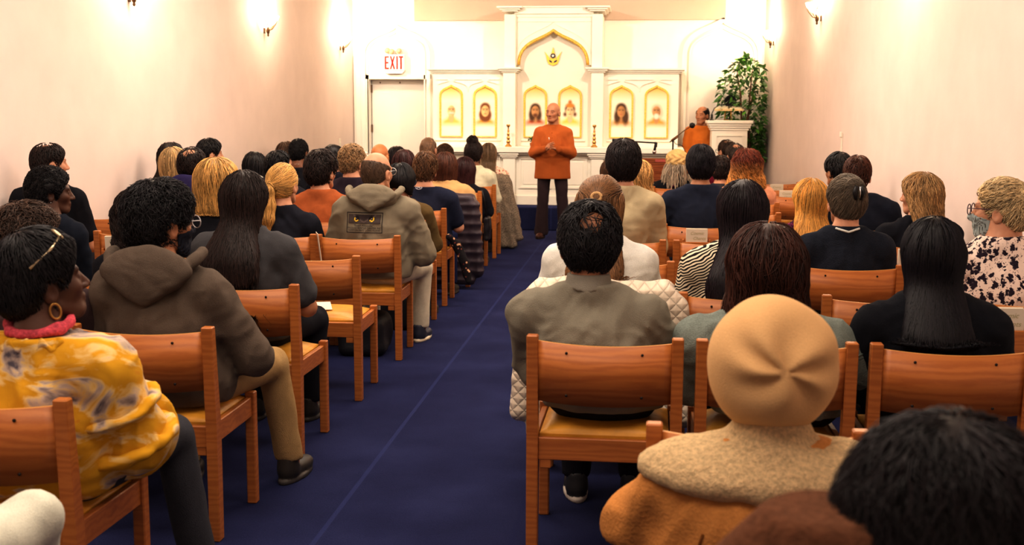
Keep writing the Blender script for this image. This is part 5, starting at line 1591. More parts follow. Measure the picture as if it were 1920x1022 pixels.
def owl(u, v):
    col = np.tile(np.array((.17, .135, .095)), (len(u), 1)); a = 70/39.0; vv = v; U = (u-.5)*a; W = v
    keep = np.zeros(len(u), bool)
    fr = (np.abs(u-.5) > .474) | (np.abs(v-.5) > .455); keep |= fr; col[fr] = (.03, .024, .03)
    box = (np.abs(u-.5) < .46) & (v > .44) & (v < .93); keep |= box
    col[box] = (.085, .065, .06)
    edge = box & ((np.abs(u-.5) > .44) | (v > .90) | (v < .465)); col[edge] = (.02, .016, .02)
    br = box & ((v-.60) > (np.abs(u-.5)*1.05)) & (np.abs(u-.5) < .36); col[br] = (.05, .036, .036)
    vee = box & (np.abs((v-.53)-np.abs(u-.5)*1.05) < .022) & (np.abs(u-.5) < .32); col[vee] = (.17, .13, .12)
    for s in (-1, 1):
        d = np.sqrt((U-s*.375)**2+((W-.68)*1.0)**2)
        m = box & (d < .155); col[m] = (.018, .013, .018)
        lid = (W-.68) > (.03+s*(U-s*.375)*.75)
        m = box & (d < .125) & (d > .070) & ~lid; col[m] = (.90, .62, .08)
        m = box & (np.hypot(U-s*.375+.01, W-.70) < .026); col[m] = (.45, .4, .4)
    return col, keep
surf_print(p, x0_, x1_, z0_, z1_, owl, 'owl_print', m_print, .0042, .004)
xm = (x0_+x1_)/2; hh = z1_-z0_
surf_text(p, '"Evelyn Alexander"', xm, z0_+hh*.365, .017, 'lettering', m_ink)
surf_text(p, 'WILDLIFE RESCUE CENTER INC', xm, z0_+hh*.235, .0160, 'lettering', m_ink)
surf_text(p, 'HAMPTON BAYS  LONG ISLAND', xm, z0_+hh*.125, .0145, 'lettering', m_ink)
x_, z_ = loc(p, 676, 352); surf_line(p, [(x_+.005, z_+.03), (x_, z_-.06)], .003, 'hood_seam', C(90, 76, 60))

p = seated('L', 5, 1, 529, 305, 'woman with blonde ponytail', 'woman with blonde ponytail tied by a dark band, black top, beside the owl sweatshirt', LT,
    ('pony', BLO, dict(L=.29, T=(-.030, -.120, .005), tw=.042)), topk(C(30, 28, 34)), yaw=14, sh=.175, th=.018, lod=0, hs=1.04)
mb = MB(); mb.tube([(-.030+.019*math.cos(a), -.140, -.006+.019*math.sin(a)) for a in np.linspace(0, 2*PI, 13)], .006, 6, False); head_part(p, mb, 'hair_band', m_black)
p = seated('L', 5, 3, 90, 268, 'broad man in black tee', 'broad man with receding brown hair in black tee, looking right beside the left wall', LT,
    ('short', DBR, dict(th=.012, crown=(0, -.03, .14, .052))), topk(C(22, 20, 24), sleeve=.75, inf=.016), yaw=48, sh=.190, bulk=1.08, bx=-.01, th=.014, cdx=-.12)
chair('L', 5, 2, 'empty oak chair with a songbook in its rack, left of the curly dark-haired woman', -.27, rack=-.08)
chair('L', 6, 4, 'empty oak chair right of the broad man in black tee, against the left wall', .10)
p = seated('L', 6, 0, 752, 304, 'woman in the olive jacket', 'woman with short dark bob and olive jacket, between owl sweatshirt and navy tee', BR,
    ('bob', BLK, dict(L=.10, w=.020, flare=.4, undernape=True)), topk(C(96, 72, 40), inf=.018), yaw=25, sh=.175, th=.022)
p = seated('L', 6, 1, 602, 283, 'man in the rust sweater', 'man with thick dark hair in rust-orange sweater, behind the blonde ponytail', LT,
    ('short', DBR, dict(th=.030, nape=.125, tip=2)), topk(C(172, 88, 46), inf=.018), yaw=22, sh=.195, bulk=1.05, th=.026, bottom=c_jean, hs=1.05)
p = seated('L', 6, 2, 359, 277, 'man in the purple hooded top', 'man with thinning dark hair and dark purple hooded top, behind the blonde bob', LT,
    ('short', DBR, dict(th=.014, crown=(.01, -.06, .125, .055))), topk(C(54, 44, 82), hood=True, inf=.02), yaw=22, sh=.19, th=.014, cdx=-.25)
p = seated('L', 7, 0, 797, 285, 'man in the navy tee', 'man with short sandy hair in navy tee with small round back logo', PINKY,
    ('short', (.15, .07, .03), dict(th=.020, tt=1.7, nape=.08, tip=2.5, jit=.6)), topk(C(34, 35, 50), sleeve=.75, inf=.016, collar=-.002), yaw=2, sh=.205, bulk=1.08, th=.028, lod=1, roll=3, bx=-.02, bottom=c_navy)
p_ua = p
lx_, lz_ = loc(p, 782, 347); m_logo = mat_plain('white print ink', (.6, .62, .7), .8)
surf_line(p, [(lx_+.028*math.cos(a), lz_-.022+.017*math.sin(a)) for a in np.linspace(0, 2*PI, 17)], .0028, 'round_logo', m_logo, 2)
for s in (-1, 1): surf_line(p, [(lx_-.013, lz_-.022+s*.010), (lx_-.006, lz_-.022+s*.002), (lx_+.006, lz_-.022+s*.002), (lx_+.013, lz_-.022+s*.010)], .0028, 'round_logo', m_logo, 3)
p = seated('L', 7, 1, 660, 271, 'grey-blond curly man', 'man with wavy grey-blond hair in dark plum jacket, left of the owl sweatshirt', PINKY,
    ('short', (.36, .23, .12), dict(th=.020, jit=.8, curl=.006, nape=.085, tip=2)), topk(C(48, 36, 44), inf=.022), yaw=24, sh=.195, th=.026, lod=1)
p = seated('L', 7, 2, 522, 283, 'man in the black hooded jacket', 'man with receding dark hair in black hooded jacket, directly above the blonde ponytail', LT,
    ('short', BLK, dict(th=.016, fc=(-.03, .01))), topk(C(40, 36, 40), hood=True, inf=.02), yaw=38, sh=.185, th=.018, cdx=-.1)
p = seated('L', 7, 3, 326, 274, 'person with short blond hair', 'person with short pale blond hair, between the light blue shirt and the purple hooded top', LT,
    ('bob', (.55, .38, .19), dict(L=.10, w=.022, flare=.3)), topk(c_black), yaw=20, sh=.15, th=.026, dy=-.35, cdy=-.35, bulk=.9)
p = seated('L', 8, 0, 835, 283, 'woman in the tan shawl', 'woman with short auburn bob wrapped in a tan shawl', LT,
    ('bob', AUB, dict(L=.135, w=.026, flare=.7)), topk(C(196, 148, 96, var=.12), shawl=True, name='shawl', inf=.03, ainf=.03, collar=.03), yaw=8, sh=.185, bulk=1.12, th=.026, lod=1, hs=1.03)
p = seated('L', 8, 1, 757, 278, 'woman with long maroon-brown hair', 'woman with long straight maroon-brown hair, just left of the sandy-haired man', LT,
    ('long', (.05, .014, .013), dict(L=.34)), topk(c_black), yaw=8, sh=.17, th=.022, cdx=.04)
p = seated('L', 8, 2, 626, 270, 'dark-skinned man with glasses', 'dark-skinned man with glasses in black jacket, behind the rust sweater', BR,
    ('buzz', BLK, dict(th=.008)), topk(C(26, 24, 32), inf=.02), yaw=30, sh=.185, th=.01)
glasses(p)
p = seated('L', 8, 3, 477, 283, 'woman with black braided hair', 'woman with shoulder-length black braids and grey hood, alone against the left wall', DK,
    ('bob', BLK, dict(L=.20, w=.020, flare=.2, jit=.05)), topk(C(176, 164, 146), hood=True, inf=.02), yaw=4, sh=.175, th=.022, cdx=-.05)
p = seated('L', 7, 4, 321, 265, 'long-haired woman in light blue', 'woman with long dark hair in light blue shirt, nearest the left wall', LT,
    ('long', (.020, .011, .010), dict(L=.36)), topk(C(176, 190, 214)), yaw=35, sh=.14, th=.022, dy=.02, cdy=.02, bulk=.85, arm='cross')
p = seated('L', 8, 4, 393, 260, 'dark-haired man looking right', 'man with neat black hair looking right, above the blonde bob', LT,
    ('short', BLK, dict(th=.018)), topk(c_black), yaw=58, sh=.155, th=.02, dy=-.25, cdy=-.25, bulk=.9, arm='cross')
p = seated('L', 9, 0, 872, 293, 'woman with dark red hair', 'woman with straight dark red parted hair in black top, left of the cream sweater', LT,
    ('bob', (.045, .011, .012), dict(L=.20, w=.020, flare=.4)), topk(c_black), yaw=4, sh=.17, th=.022, lod=1)
p = seated('L', 10, 4, 744, 273, 'woman with black hair by the door', 'woman with black hair, half hidden behind the long maroon-brown hair', LT,
    ('bob', (.018, .009, .012), dict(L=.20, w=.02)), topk(c_black), yaw=6, sh=.17, th=.022, cdx=-.18)
p = seated('L', 9, 2, 712, 270, 'bald man by the doorway', 'bald tanned man, scalp showing just above the owl sweatshirt man', (.55, .24, .10),
    None, topk(c_char), yaw=12, sh=.18, th=.0, cdx=.10, hs=1.05)
p = seated('L', 9, 3, 560, 260, 'upright man in black crew-neck', 'dark-skinned man with close black hair and silver chain, black crew-neck, beside the left wall', BR,
    ('afro', BLK, dict(th=.012)), topk(c_black, collar=-.02, cr=.01), yaw=15, sh=.185, th=.016, lod=1, cdx=-.1)
nx, ny, nz = p.J['neck']
MB().tube([(nx+.066*math.sin(a), ny+.004-.066*math.cos(a), nz+.005+.012*(1-abs(a)/2)) for a in np.linspace(-1.8, 1.8, 15)], .0025, 6).build('necklace', m_chrome, p.root)
p = seated('L', 8, 5, 676, 284, 'person in the pink top', 'person in pink top, only a shoulder showing left of the grey-blond curly man', LT,
    ('short', (.55, .48, .4), dict(th=.02)), topk(C(214, 108, 116)), yaw=0, sh=.14, th=.022, dy=-.5, cdy=-.5)
p = seated('L', 10, 0, 888, 264, 'woman with top bun', 'woman with dark braided bun on top of her head in cream sweater', BR,
    ('bun', DBR, dict(T=(0, -.055, .135), r=.050, curl=.004)), topk(C(232, 214, 178)), yaw=8, sh=.18, th=.014, lod=1, hs=1.04)
p = seated('L', 10, 1, 803, 258, 'bald man with pink scalp', 'bald man with close shaved pink scalp, above the sandy-haired man', PINKY,
    ('buzz', (.30, .18, .11), dict(th=.003)), topk(c_white), yaw=10, sh=.185, th=.003, cdx=-.08, hs=1.06)
p = seated('L', 10, 2, 834, 270, 'person with tousled brown hair', 'person with tousled short brown hair, just right of the bald man with pink scalp', LT,
    ('short', BRN, dict(th=.022, jit=.8)), topk(C(90, 70, 60)), yaw=15, sh=.175, th=.026, dy=.75, cdy=.75)
p = seated('L', 10, 3, 537, 266, 'man with grey-brown hair', 'man with swept grey-brown hair looking right, half hidden behind the black crew-neck', PINKY,
    ('short', (.10, .055, .035), dict(th=.020, jit=.6)), topk(c_char), yaw=35, sh=.155, th=.022)
p = seated('L', 11, 0, 916, 267, 'woman in the red and white print', 'woman with long streaked grey-brown hair in red and white print top, front row aisle', LT,
    ('long', (.16, .10, .055), dict(L=.34, mix=((2.2, 2.4, 2.8), 'streak', .25))), topk(mat_pattern('redprint')), yaw=4, sh=.175, th=.020, lod=1)
# front knee at the lower left edge
p = seated('L', 0, 0, -420, 430, 'person in cream trousers', 'person in cream trousers, only a bent knee showing in the bottom left corner', LT,
    ('short', DBR, dict()), topk(C(120, 110, 100)), bottom=C(226, 212, 184), sh=.19, th=.02, legs=[(-.1, .42), (.20, .46, .10, .62, .595, .34)], lod=1)

# ============================================================ right section
p = seated('R', 2, 0, 1106, 381, 'man in the grey-olive pullover', 'man with black hair thinning at the crown in grey-olive collared pullover, right aisle', MD,
    ('short', BLK, dict(th=.024, crown=(.008, -.110, .094, .046), nape=.105, jit=.6, tip=2)), topk(C(132, 118, 98, var=.12), inf=.024, ainf=.020, fold=.008, collar=.008), yaw=-4, shoe=((.03, .03, .035), (.6, .55, .5)), bx=-.055, tilt=4, sh=.212, bulk=1.20, hs=1.07, wid=1.05, th=.022, arm='cross')
p_pull = p
nx, ny, nz = p.J['neck']
def fc(G):
    d = rcone(G, (nx, ny-.008, nz-.03), (nx, ny+.0, nz+.045), .092, .074)
    d = smax(d, -rcone(G, (nx, ny, nz-.2), (nx, ny+.012, nz+.3), .062, .060), .004)
    return smax(smax(d, G[2]-(nz+.042), .006), nz-.018-G[2]+.2*np.abs(G[0]-nx), .006)
sdf_child(p, fc, (nx-.12, ny-.12, nz-.06), (nx+.12, ny+.12, nz+.1), .006, 'shirt_collar', C(138, 124, 106, var=.1))
sx_, sz_ = loc(p, 1143, 540); sx2, sz2 = loc(p, 1118, 505); sx3, sz3 = loc(p, 1172, 505)
surf_line(p, [(sx2, sz2), (sx_, sz_), (sx3, sz3)], .0022, 'seam', C(100, 88, 74))
p = seated('R', 2, 1, 1440, 418, 'auburn-haired person in the denim jacket', 'person with full auburn-brown hair in faded denim jacket, half hidden by the tan beanie', LT,
    ('wavy', (.055, .018, .011), dict(L=.20, w=.040, flare=.035, freq=1.5)), topk(C(124, 124, 110, var=.3, fine=260, big=22), inf=.024, ainf=.030, fold=.008), sh=.235, bulk=1.15, hs=1.08, th=.034, yaw=-3, arm='wide', bx=-.08)
xA, zA = loc(p, 1560, 690); xB, zB = loc(p, 1640, 672)
surf_line(p, [(xA, zA), (xB, zB)], .0035, 'yoke_seam', C(96, 100, 88)); surf_line(p, [(xA, zA-.012), (xB, zB-.012)], .002, 'yoke_seam', C(96, 100, 88))
surf_line(p, [(xB, zB), (xB+.03, zB-.18)], .003, 'yoke_seam', C(96, 100, 88))
p = seated('R', 2, 2, 1752, 402, 'woman in the black sweater', 'woman with shoulder-length black hair in plain black sweater, right of the tan beanie', LT,
    ('long', (.010, .008, .012), dict(L=.27, w=.018, spread=.02, vee=.4)), topk(C(20, 19, 23), inf=.022, ainf=.02, fold=.005), sh=.190, bulk=1.12, hs=1.02, th=.024)
p = seated('R', 1, 1, 1452, 552, 'person in the tan beanie', 'person in tan beanie and tan suede coat with broad cream fleece collar', BR,
    ('short', BLK, dict(th=.006, nape=.105)), topk(C(190, 122, 62, var=.12, fine=120, big=7), inf=.032, ainf=.030, fold=.008, name='coat', collar=.02, cr=.02), sh=.225, bulk=1.22, hs=1.10, th=.080, mkchair=False, tilt=-4, dy=-.36, bx=.07)
p_bean = p
def bean(G):
    d = ell(G, (0, -.030, .045), (.138, .150, .150), -.25)
    d = smax(d, -(G[2]+.095+.45*(G[1]+.05)), .02)
    an = np.arctan2(G[0]+.0, G[1]+.06+0*G[2]); rr = np.sqrt(G[0]**2+(G[1]+.06)**2+(G[2]-.05)**2)
    cx, cz = G[0]-.012, G[2]-.070
    th_ = np.arctan2(cz, cx+0*cz); rad = np.sqrt(cx**2+cz**2)
    fold = np.sin(th_*5+1.2*np.sin(th_*2+.5)+rad*14)*np.exp(-((rad-.060)/.050)**2)
    return d+np.where(G[1] < .02, fold*.0095, 0)+wob(G, 35, 2)*.002
sdf_wear(p, bean, (-.17, -.22, -.13), (.17, .16, .24), .006, 'beanie', mat_cloth((.62, .40, .20), var=.10, fine=300, big=6, bump=.25, name='tan wool'))
nx, ny, nz = p.J['neck']; shz = p.J['shz']
def sherpa(G):
    d = ell(G, (nx, ny-.030, nz-.045), (.300, .135, .050), .20)
    d = smin(d, rcone(G, (nx, ny-.01, nz-.04), (nx, ny, nz+.02), .10, .085), .04)
    d = smax(d, -rcone(G, (nx, ny+.005, nz-.3), (nx, ny+.015, nz+.3), .066, .066), .008)
    return d-.010+wob(G, 150, 5)*.0022+wob(G, 40, 9)*.003
sdf_child(p, sherpa, (nx-.34, ny-.24, nz-.16), (nx+.34, ny+.2, nz+.07), .008, 'fleece_collar', mat_pile('cream fleece', (.86, .64, .38), 95, .8))
xs, zs_2 = loc(p, 1270, 900); surf_line(p, [(nx-.16, shz-.05), (nx-.19, shz-.15), (nx-.235, shz-.26)], .004, 'coat_seam', C(120, 66, 26)); surf_line(p, [(nx+.13, shz-.05), (nx+.15, shz-.15), (nx+.16, shz-.3)], .004, 'coat_seam', C(120, 66, 26))
chair('R', 1, 1, 'oak chair under the person in the tan beanie, second row up on the right', at(1220, 795, Y0+PITCH_R-.03).x-(XRA+S_), -.06)
p = seated('R', 0, 1, 1790, 768, 'dark-haired person nearest the camera', 'person with bushy dark hair and brown fuzzy wrap, blurred in the bottom right corner', LT,
    ('big', (.014, .009, .011), dict(nmul=.8)), topk(mat_pile('brown fuzzy knit', (.17, .075, .040), 70, .8), shawl=True, inf=.03, ainf=.03, name='wrap', lumps=[((-.15, -.05, .96), (.12, .11, .13)), ((-.24, -.05, .82), (.13, .13, .18))]), sh=.20, bulk=1.15, hs=1.0, th=.055, mkchair=False, dy=-.58)
p = seated('R', 3, 0, 1127, 327, 'woman in the white sweater', 'woman with light brown half-up hair in white sweater, behind the grey-olive pullover', LT,
    ('halfup', (.21, .105, .045), dict(L=.30, w=.018, spread=.02)), topk(C(236, 220, 200), inf=.020, ainf=.018), sh=.185, bulk=1.08, hs=1.04, th=.020, yaw=6, cdx=-.02)
mb = MB(); mb.tube([(.020*math.cos(a), -.135+.004*math.sin(a), .050+.016*math.sin(a)) for a in np.linspace(0, 2*PI, 13)], .007, 6, False); head_part(p, mb, 'hair_tie', C(206, 156, 104))
p = seated('R', 3, 1, 1393, 332, 'woman in the zebra blouse', 'woman with very long straight dark hair in zebra-print blouse, on the right', LT,
    ('long', (.016, .008, .012), dict(L=.52, w=.022, spread=.05, jit=.05)), topk(mat_pattern('zebra'), inf=.018, ainf=.02), sh=.19, bulk=1.05, hs=1.05, th=.026, yaw=-4)
p = seated('R', 3, 3, 1880, 334, 'woman in the floral blouse', 'woman with white-blond bun, glasses and face mask in dark floral blouse, right wall', LT,
    ('bun', WHB, dict(T=(-.01, -.125, .062), r=.046, curl=.006)), topk(mat_pattern('floral'), inf=.022, ainf=.024, fold=.007, collar=.028), sh=.185, bulk=1.1, th=.016, yaw=-62, hs=1.03, bx=.0, cdx=.02, rack=-.14)
glasses(p, mat_plain('dark purple frame', (.06, .02, .04), .35)); mask(p, lin(150, 160, 160))
p = seated('R', 4, 2, 1588, 327, 'woman with the hair clip', 'grey-haired woman with twisted-up hair held by a dark clip, navy cardigan', LT,
    ('twist', (.18, .145, .11), dict()), topk(C(30, 31, 38, var=.2, fine=160), inf=.020, ainf=.016), sh=.180, bulk=1.05, th=.020, yaw=-10, lod=0, hs=1.03)
mb = MB()
for s in (-1, 1): mb.tube([(.012+s*.012, -.150, .085), (.012+s*.022, -.160, .06), (.012+s*.012, -.150, .02)], [.010, .013, .008], 8)
head_part(p, mb, 'hair_clip', m_black)
mb = MB(); mb.tube([(.012, -.170, .085), (.012, -.174, .055), (.012, -.166, .025)], .0035, 6); head_part(p, mb, 'clip_trim', m_chrome)
nx, ny, nz = p.J['neck']; surf_line(p, [(nx-.06, nz+.004), (nx, nz-.012), (nx+.06, nz+.004)], .006, 'collar_edge', c_white)
chair('R', 4, 0, 'empty oak chair ahead of the white sweater on the right aisle', OFF['R', 4])
chair('R', 3, 2, 'empty oak chair between the auburn hair and the black sweater on the right', 0)
chair('R', 4, 3, 'empty oak chair left of the floral blouse, mostly behind the black hair', 0)
p = seated('R', 5, 0, 1170, 262, 'man in the beige tee', 'man with thick dark brown hair in beige tee, right aisle, behind the half-up hair', PINKY,
    ('short', (.020, .011, .011), dict(th=.028, nape=.115, jit=.4, tip=1.6)), topk(C(186, 160, 122, var=.1), sleeve=.85, inf=.018), sh=.182, bulk=1.04, hs=1.06, th=.028, lod=0, cdx=.01, bx=.02)
p = seated('R', 5, 2, 1519, 332, 'woman with straight blonde hair', 'woman with long straight golden-blonde hair in black top with magenta swirls', LT,
    ('long', (.62, .33, .085), dict(L=.26, w=.020, spread=.05, curl=.003)), topk(mat_pattern('magenta')), yaw=-18, sh=.18, th=.024, roll=5, lod=0)
p = seated('R', 5, 3, 1727, 322, 'woman with wavy ash-blonde hair', 'woman with wavy ash-blonde hair in black top, head turned left, by the right wall', LT,
    ('wavy', (.40, .25, .115), dict(L=.17, w=.020, flare=.03)), topk(C(22, 21, 26)), yaw=-52, sh=.19, bulk=1.08, th=.022, lod=0, rack=-.10, cdx=-.10)
chair('R', 5, 1, 'empty oak chair ahead of the zebra blouse, behind the navy sweater', OFF['R', 5])
p = seated('R', 6, 1, 1315, 272, 'man in the navy sweater', 'man with round black haircut in navy long-sleeved sweater, right of the beige tee', OL,
    ('short', (.012, .008, .013), dict(th=.026, nape=.080, jit=.3, tip=.8)), topk(C(34, 36, 48, var=.15), inf=.020), sh=.205, bulk=1.08, hs=1.04, th=.026, lod=0, rack=-.03)
p = seated('R', 6, 3, 1610, 292, 'man in the dark suit', 'man with short reddish-brown hair in dark navy suit, near the right wall', PINKY,
    ('short', (.085, .027, .014), dict(th=.018, nape=.07)), topk(C(28, 29, 38), inf=.026, ainf=.024), yaw=10, sh=.21, bulk=1.1, th=.02, lod=1)
shirt_collar(p)
p = seated('R', 7, 3, 1573, 286, 'black-haired man by the right wall', 'man with thick black hair, half hidden behind the reddish-haired suited man', OL,
    ('short', BLK, dict(th=.024)), topk(c_black), yaw=-28, sh=.19, th=.026)
p = seated('R', 8, 2, 1402, 278, 'woman with curly red hair', 'woman with curly auburn hair fading to gold tips in peach top, below the ficus tree', LT,
    ('curly', (.16, .035, .016), dict(L=.17, w=.034, flare=.05, mix=((4.0, 9.0, 6.0), 'tip', .045))), topk(C(226, 150, 112), sleeve=1.9), yaw=6, sh=.18, bulk=1.0, th=.03, lod=0, hs=1.05, cdx=-.1)
p = seated('R', 8, 0, 1199, 298, 'woman with wavy blonde hair', 'woman with wavy blonde hair in grey top, half hidden behind the beige tee man', LT,
    ('wavy', (.50, .30, .12), dict(L=.28)), topk(C(150, 140, 134)), yaw=0, sh=.165, th=.03, lod=1, cdx=.2)
p = seated('R', 9, 2, 1352, 292, 'dark-haired child-height person', 'person with dark hair low between the navy sweater and the maroon top', LT,
    ('short', DBR, dict(th=.022)), topk(c_char), sh=.15, th=.026, cdx=-.20)
p = seated('R', 10, 2, 1378, 269, 'man in the maroon top', 'man with grey-flecked thinning hair in maroon top, left of the curly red hair', LT,
    ('short', (.06, .038, .028), dict(th=.012, crown=(0, -.05, .13, .055))), topk(C(112, 20, 38)), yaw=-25, sh=.19, bulk=1.08, th=.012, lod=1)
p = seated('R', 11, 2, 1362, 262, 'man in glasses and dark suit', 'man with receding hair and glasses in charcoal suit, in front of the lectern', LT,
    ('short', (.05, .026, .016), dict(th=.010, crown=(0, -.02, .14, .058))), topk(C(52, 52, 66), inf=.024), yaw=-35, sh=.19, th=.012, lod=1, cdx=-.06)
glasses(p); shirt_collar(p, C(180, 186, 204))
p = seated('R', 9, 0, 1146, 296, 'long-haired person in charcoal jacket', 'person in charcoal jacket and white shirt, almost hidden behind the beige tee man', LT,
    ('long', BRN, dict(L=.25)), topk(C(62, 62, 74), inf=.022), sh=.185, th=.022, cdx=-.06)
shirt_collar(p)
p = seated('R', 10, 1, 1270, 279, 'woman in the cable-knit cap', 'woman with grey dreadlocks under a cream cable-knit cap, black top with thin magenta strap', BR,
    ('dreads', (.36, .29, .22), dict()), topk(c_black), yaw=0, sh=.185, bulk=1.1, th=.035, lod=1, hs=1.05, cdx=0.02)
def knit(G):
    d = ell(G, (0, -.022, .045), (.112, .120, .105)); d = smax(d, -(G[2]+.062+.2*(G[1]+.02)), .02)
    an = np.arctan2(G[0]+0*G[2], -(G[1]+.02)+0*G[2])
    return d+.006*np.sin(an*9+2.2*np.sin(G[2]*75))*(G[2] > .0)*(1-sst(.10, .14, G[2]))+.003*np.sin(an*40)*(G[2] < -.03)
sdf_wear(p, knit, (-.14, -.16, -.10), (.14, .13, .18), .0065, 'knit_cap', mat_cloth((.70, .50, .24), var=.25, fine=140, big=30, bump=.6, name='cream knit'))
x_, z_ = loc(p, 1259, 352); surf_line(p, [(x_-.06, z_-.07), (x_+.06, z_+.06)], .006, 'bag_strap', C(150, 20, 84))
def free_chair(row, seat, px, lab, rack=None):
    y = Y0+PITCH_R*row
    chair('R', row, seat, lab, at(px, 350, y).x-(XRA+.255+S_*seat), rack=rack)
free_chair(7, 2, 1400, 'empty oak chair below the ficus, nearest of the free chairs there')
free_chair(9, 3, 1499, 'empty oak chair below the ficus, its left post beside the peach top')
free_chair(10, 3, 1452, 'empty oak chair with a book in its rack, second from the front below the ficus', .11)
free_chair(11, 3, 1454, 'empty oak chair with a book in its rack, farthest below the ficus', .0)
chair('R', 7, 1, 'empty oak chair one row ahead of the navy sweater', .03)

# ------------------------------------------------------------- the speaker
SY = 14.5
ps = at(1037, 193, SY)
zt = ps.z; hc_ = (.0, .01, zt-.116)
def zz(py): return at(1037, py, SY).z
J = {'sit': False, 'hip': (0, 0, .90), 'waist': 1.0, 'cuffz': .035}
shz = hc_[2]-.258; J['shz'] = shz; J['sh'] = .170
J['neck'] = (0, -.03, hc_[2]-.168); J['S'] = [(s*.170, -.025, shz) for s in (-1, 1)]
J['E'] = [(s*.232, .015, zz(291)+.03) for s in (-1, 1)]; J['W'] = [(s*.085, .235, zz(279)) for s in (-1, 1)]
J['leg'] = []
for s, kx, ax, ky in ((-1, -.125, -.165, .02), (1, .115, .135, .02)): J['leg'] += [(s*.095, 0, .88), (kx, ky, .48), (ax, -.01, .085)]
J['foot'] = (.18, -.15); J['cuff'] = .086
hem = zz(335)
m_or = C(172, 84, 36, var=.10, big=7)
spk = make_person('bald man in orange tunic and brown trousers, standing in the aisle with hands clasped', (ps.x, SY, 0), zt, (.40, .19, .105), None,
    topk(m_or, hem=hem, inf=.016, ainf=.013, fold=.004, collar=.022, cr=.0, skirt=True, name='tunic'), bottom=C(58, 40, 40), lod=0, yaw=20, tilt=0, roll=0, J=J, hc=hc_, rz=PI, seed=5, bulk=1.0, shoe=((.10, .035, .02), (.03, .02, .018)),
    handpose=[((.72, .60, .28), (.15, .45, 1), (.02, -.015, .0), .35), ((-.60, .62, .42), (.75, .55, .35), (-.015, .0, .0), .25)])
for i in range(4): MB().lathe([(.001, -.003), (.006, -.002), (.006, .002), (.001, .003)], n=8, M=Matrix.Translation((.0, .125-.004*i+.01, shz+.01-.06*i)) @ Matrix.Rotation(PI/2, 4, 'X')).build('button', C(150, 66, 20), spk.root)
mb = MB(); mb.tube([(.03, .175, zz(262)), (.034, .18, zz(257))], .005, 8); mb.build('clip_microphone', m_sign, spk.root)
# wrist watch
Wp = np.array(J['W'][0]); Ep = np.array(J['E'][0]); ax = unit(Ep-Wp)
mb = MB(); A_ = unit(np.cross(ax, [0, 0, 1])); B_ = np.cross(ax, A_)
mb.tube([tuple(Wp+ax*.035+(A_*math.cos(a)+B_*math.sin(a))*.031) for a in np.linspace(0, 2*PI, 13)], .007, 6, False); mb.build('wristwatch', m_black, spk.root)

# ------------------------------------------------------------- seated man behind the lectern
MY = 16.42
q = at(1317, 199, MY)
mk = make_person('man in orange shirt seated behind the lectern, looking to the left', (q.x-.0, MY, ZS), q.z-ZS-.006, MD, ('fringe', DBR, dict(th=.008, top=.092)),
    topk(C(214, 112, 40, var=.08), inf=.016, ainf=.014, collar=-.012), bottom=C(60, 44, 40), lod=1, yaw=38, rz=PI+.05, sh=.165, bulk=.95, seed=9, legs=[(-.07, .40, -.07, .40), (.07, .40, .07, .40)])
t = empty('chair', (q.x, MY+.18, ZS), PI); tag(t, 'oak chair under the orange-shirted man behind the lectern', 'chair')
for s in (-1, 1): link('rear_leg', CH['rear', s], m_wood2, t); link('front_leg', CH['front', s], m_wood2, t)
link('seat_frame', CH['frame'], m_wood2, t); link('cushion', CH['cushion'], m_vinyl, t); link('backrest', CH['back'], [m_wood, m_edge, m_screw], t)
# ------------------------------------------------------------- props
def prop_sdf(name, label, cat, fn, lo, hi, h, m, origin, rz=0, smooth=True, part='body'):
    t = empty(name, origin, rz); tag(t, label, cat)
    G, o = grid(lo, hi, h); V, F = snets(fn(G), o, h)
    link(part, np_mesh(part, V, F), m, t); return t
def rbox(G, c, hsz, r):
    q = [np.abs(G[i]-c[i])-(hsz[i]-r) for i in range(3)]
    out = np.sqrt(np.maximum(q[0], 0)**2+np.maximum(q[1], 0)**2+np.maximum(q[2], 0)**2)
    return out+np.minimum(np.maximum(np.maximum(q[0], q[1]), q[2]), 0)-r
def drape(G, wl, wr, zb, th, seed, fold, sl=True):
    d = rbox(G, ((wr-wl)/2, -.125, (.82+zb)/2), ((wl+wr)/2, th, (.82-zb)/2), .03)
    d = smin(d, rcone(G, (-wl+.06, -.075, .80), (wr-.06, -.075, .80), .045, .045), .04)
    d = smin(d, rbox(G, ((wr-wl)/2, .0, .72), ((wl+wr)/2-.02, .02, .10), .02), .03)
    if sl:
        d = smin(d, rcone(G, (-wl+.02, -.11, .74), (-wl-.03, -.13, zb+.12), .060, .050), .03)
        d = smin(d, rcone(G, (wr-.02, -.11, .74), (wr+.03, -.13, zb+.12), .060, .050), .03)
    return d+wob((G[0]*1.6, G[1], G[2]*.5), 28, seed)*fold+wob(G, 60, seed+2)*fold*.35
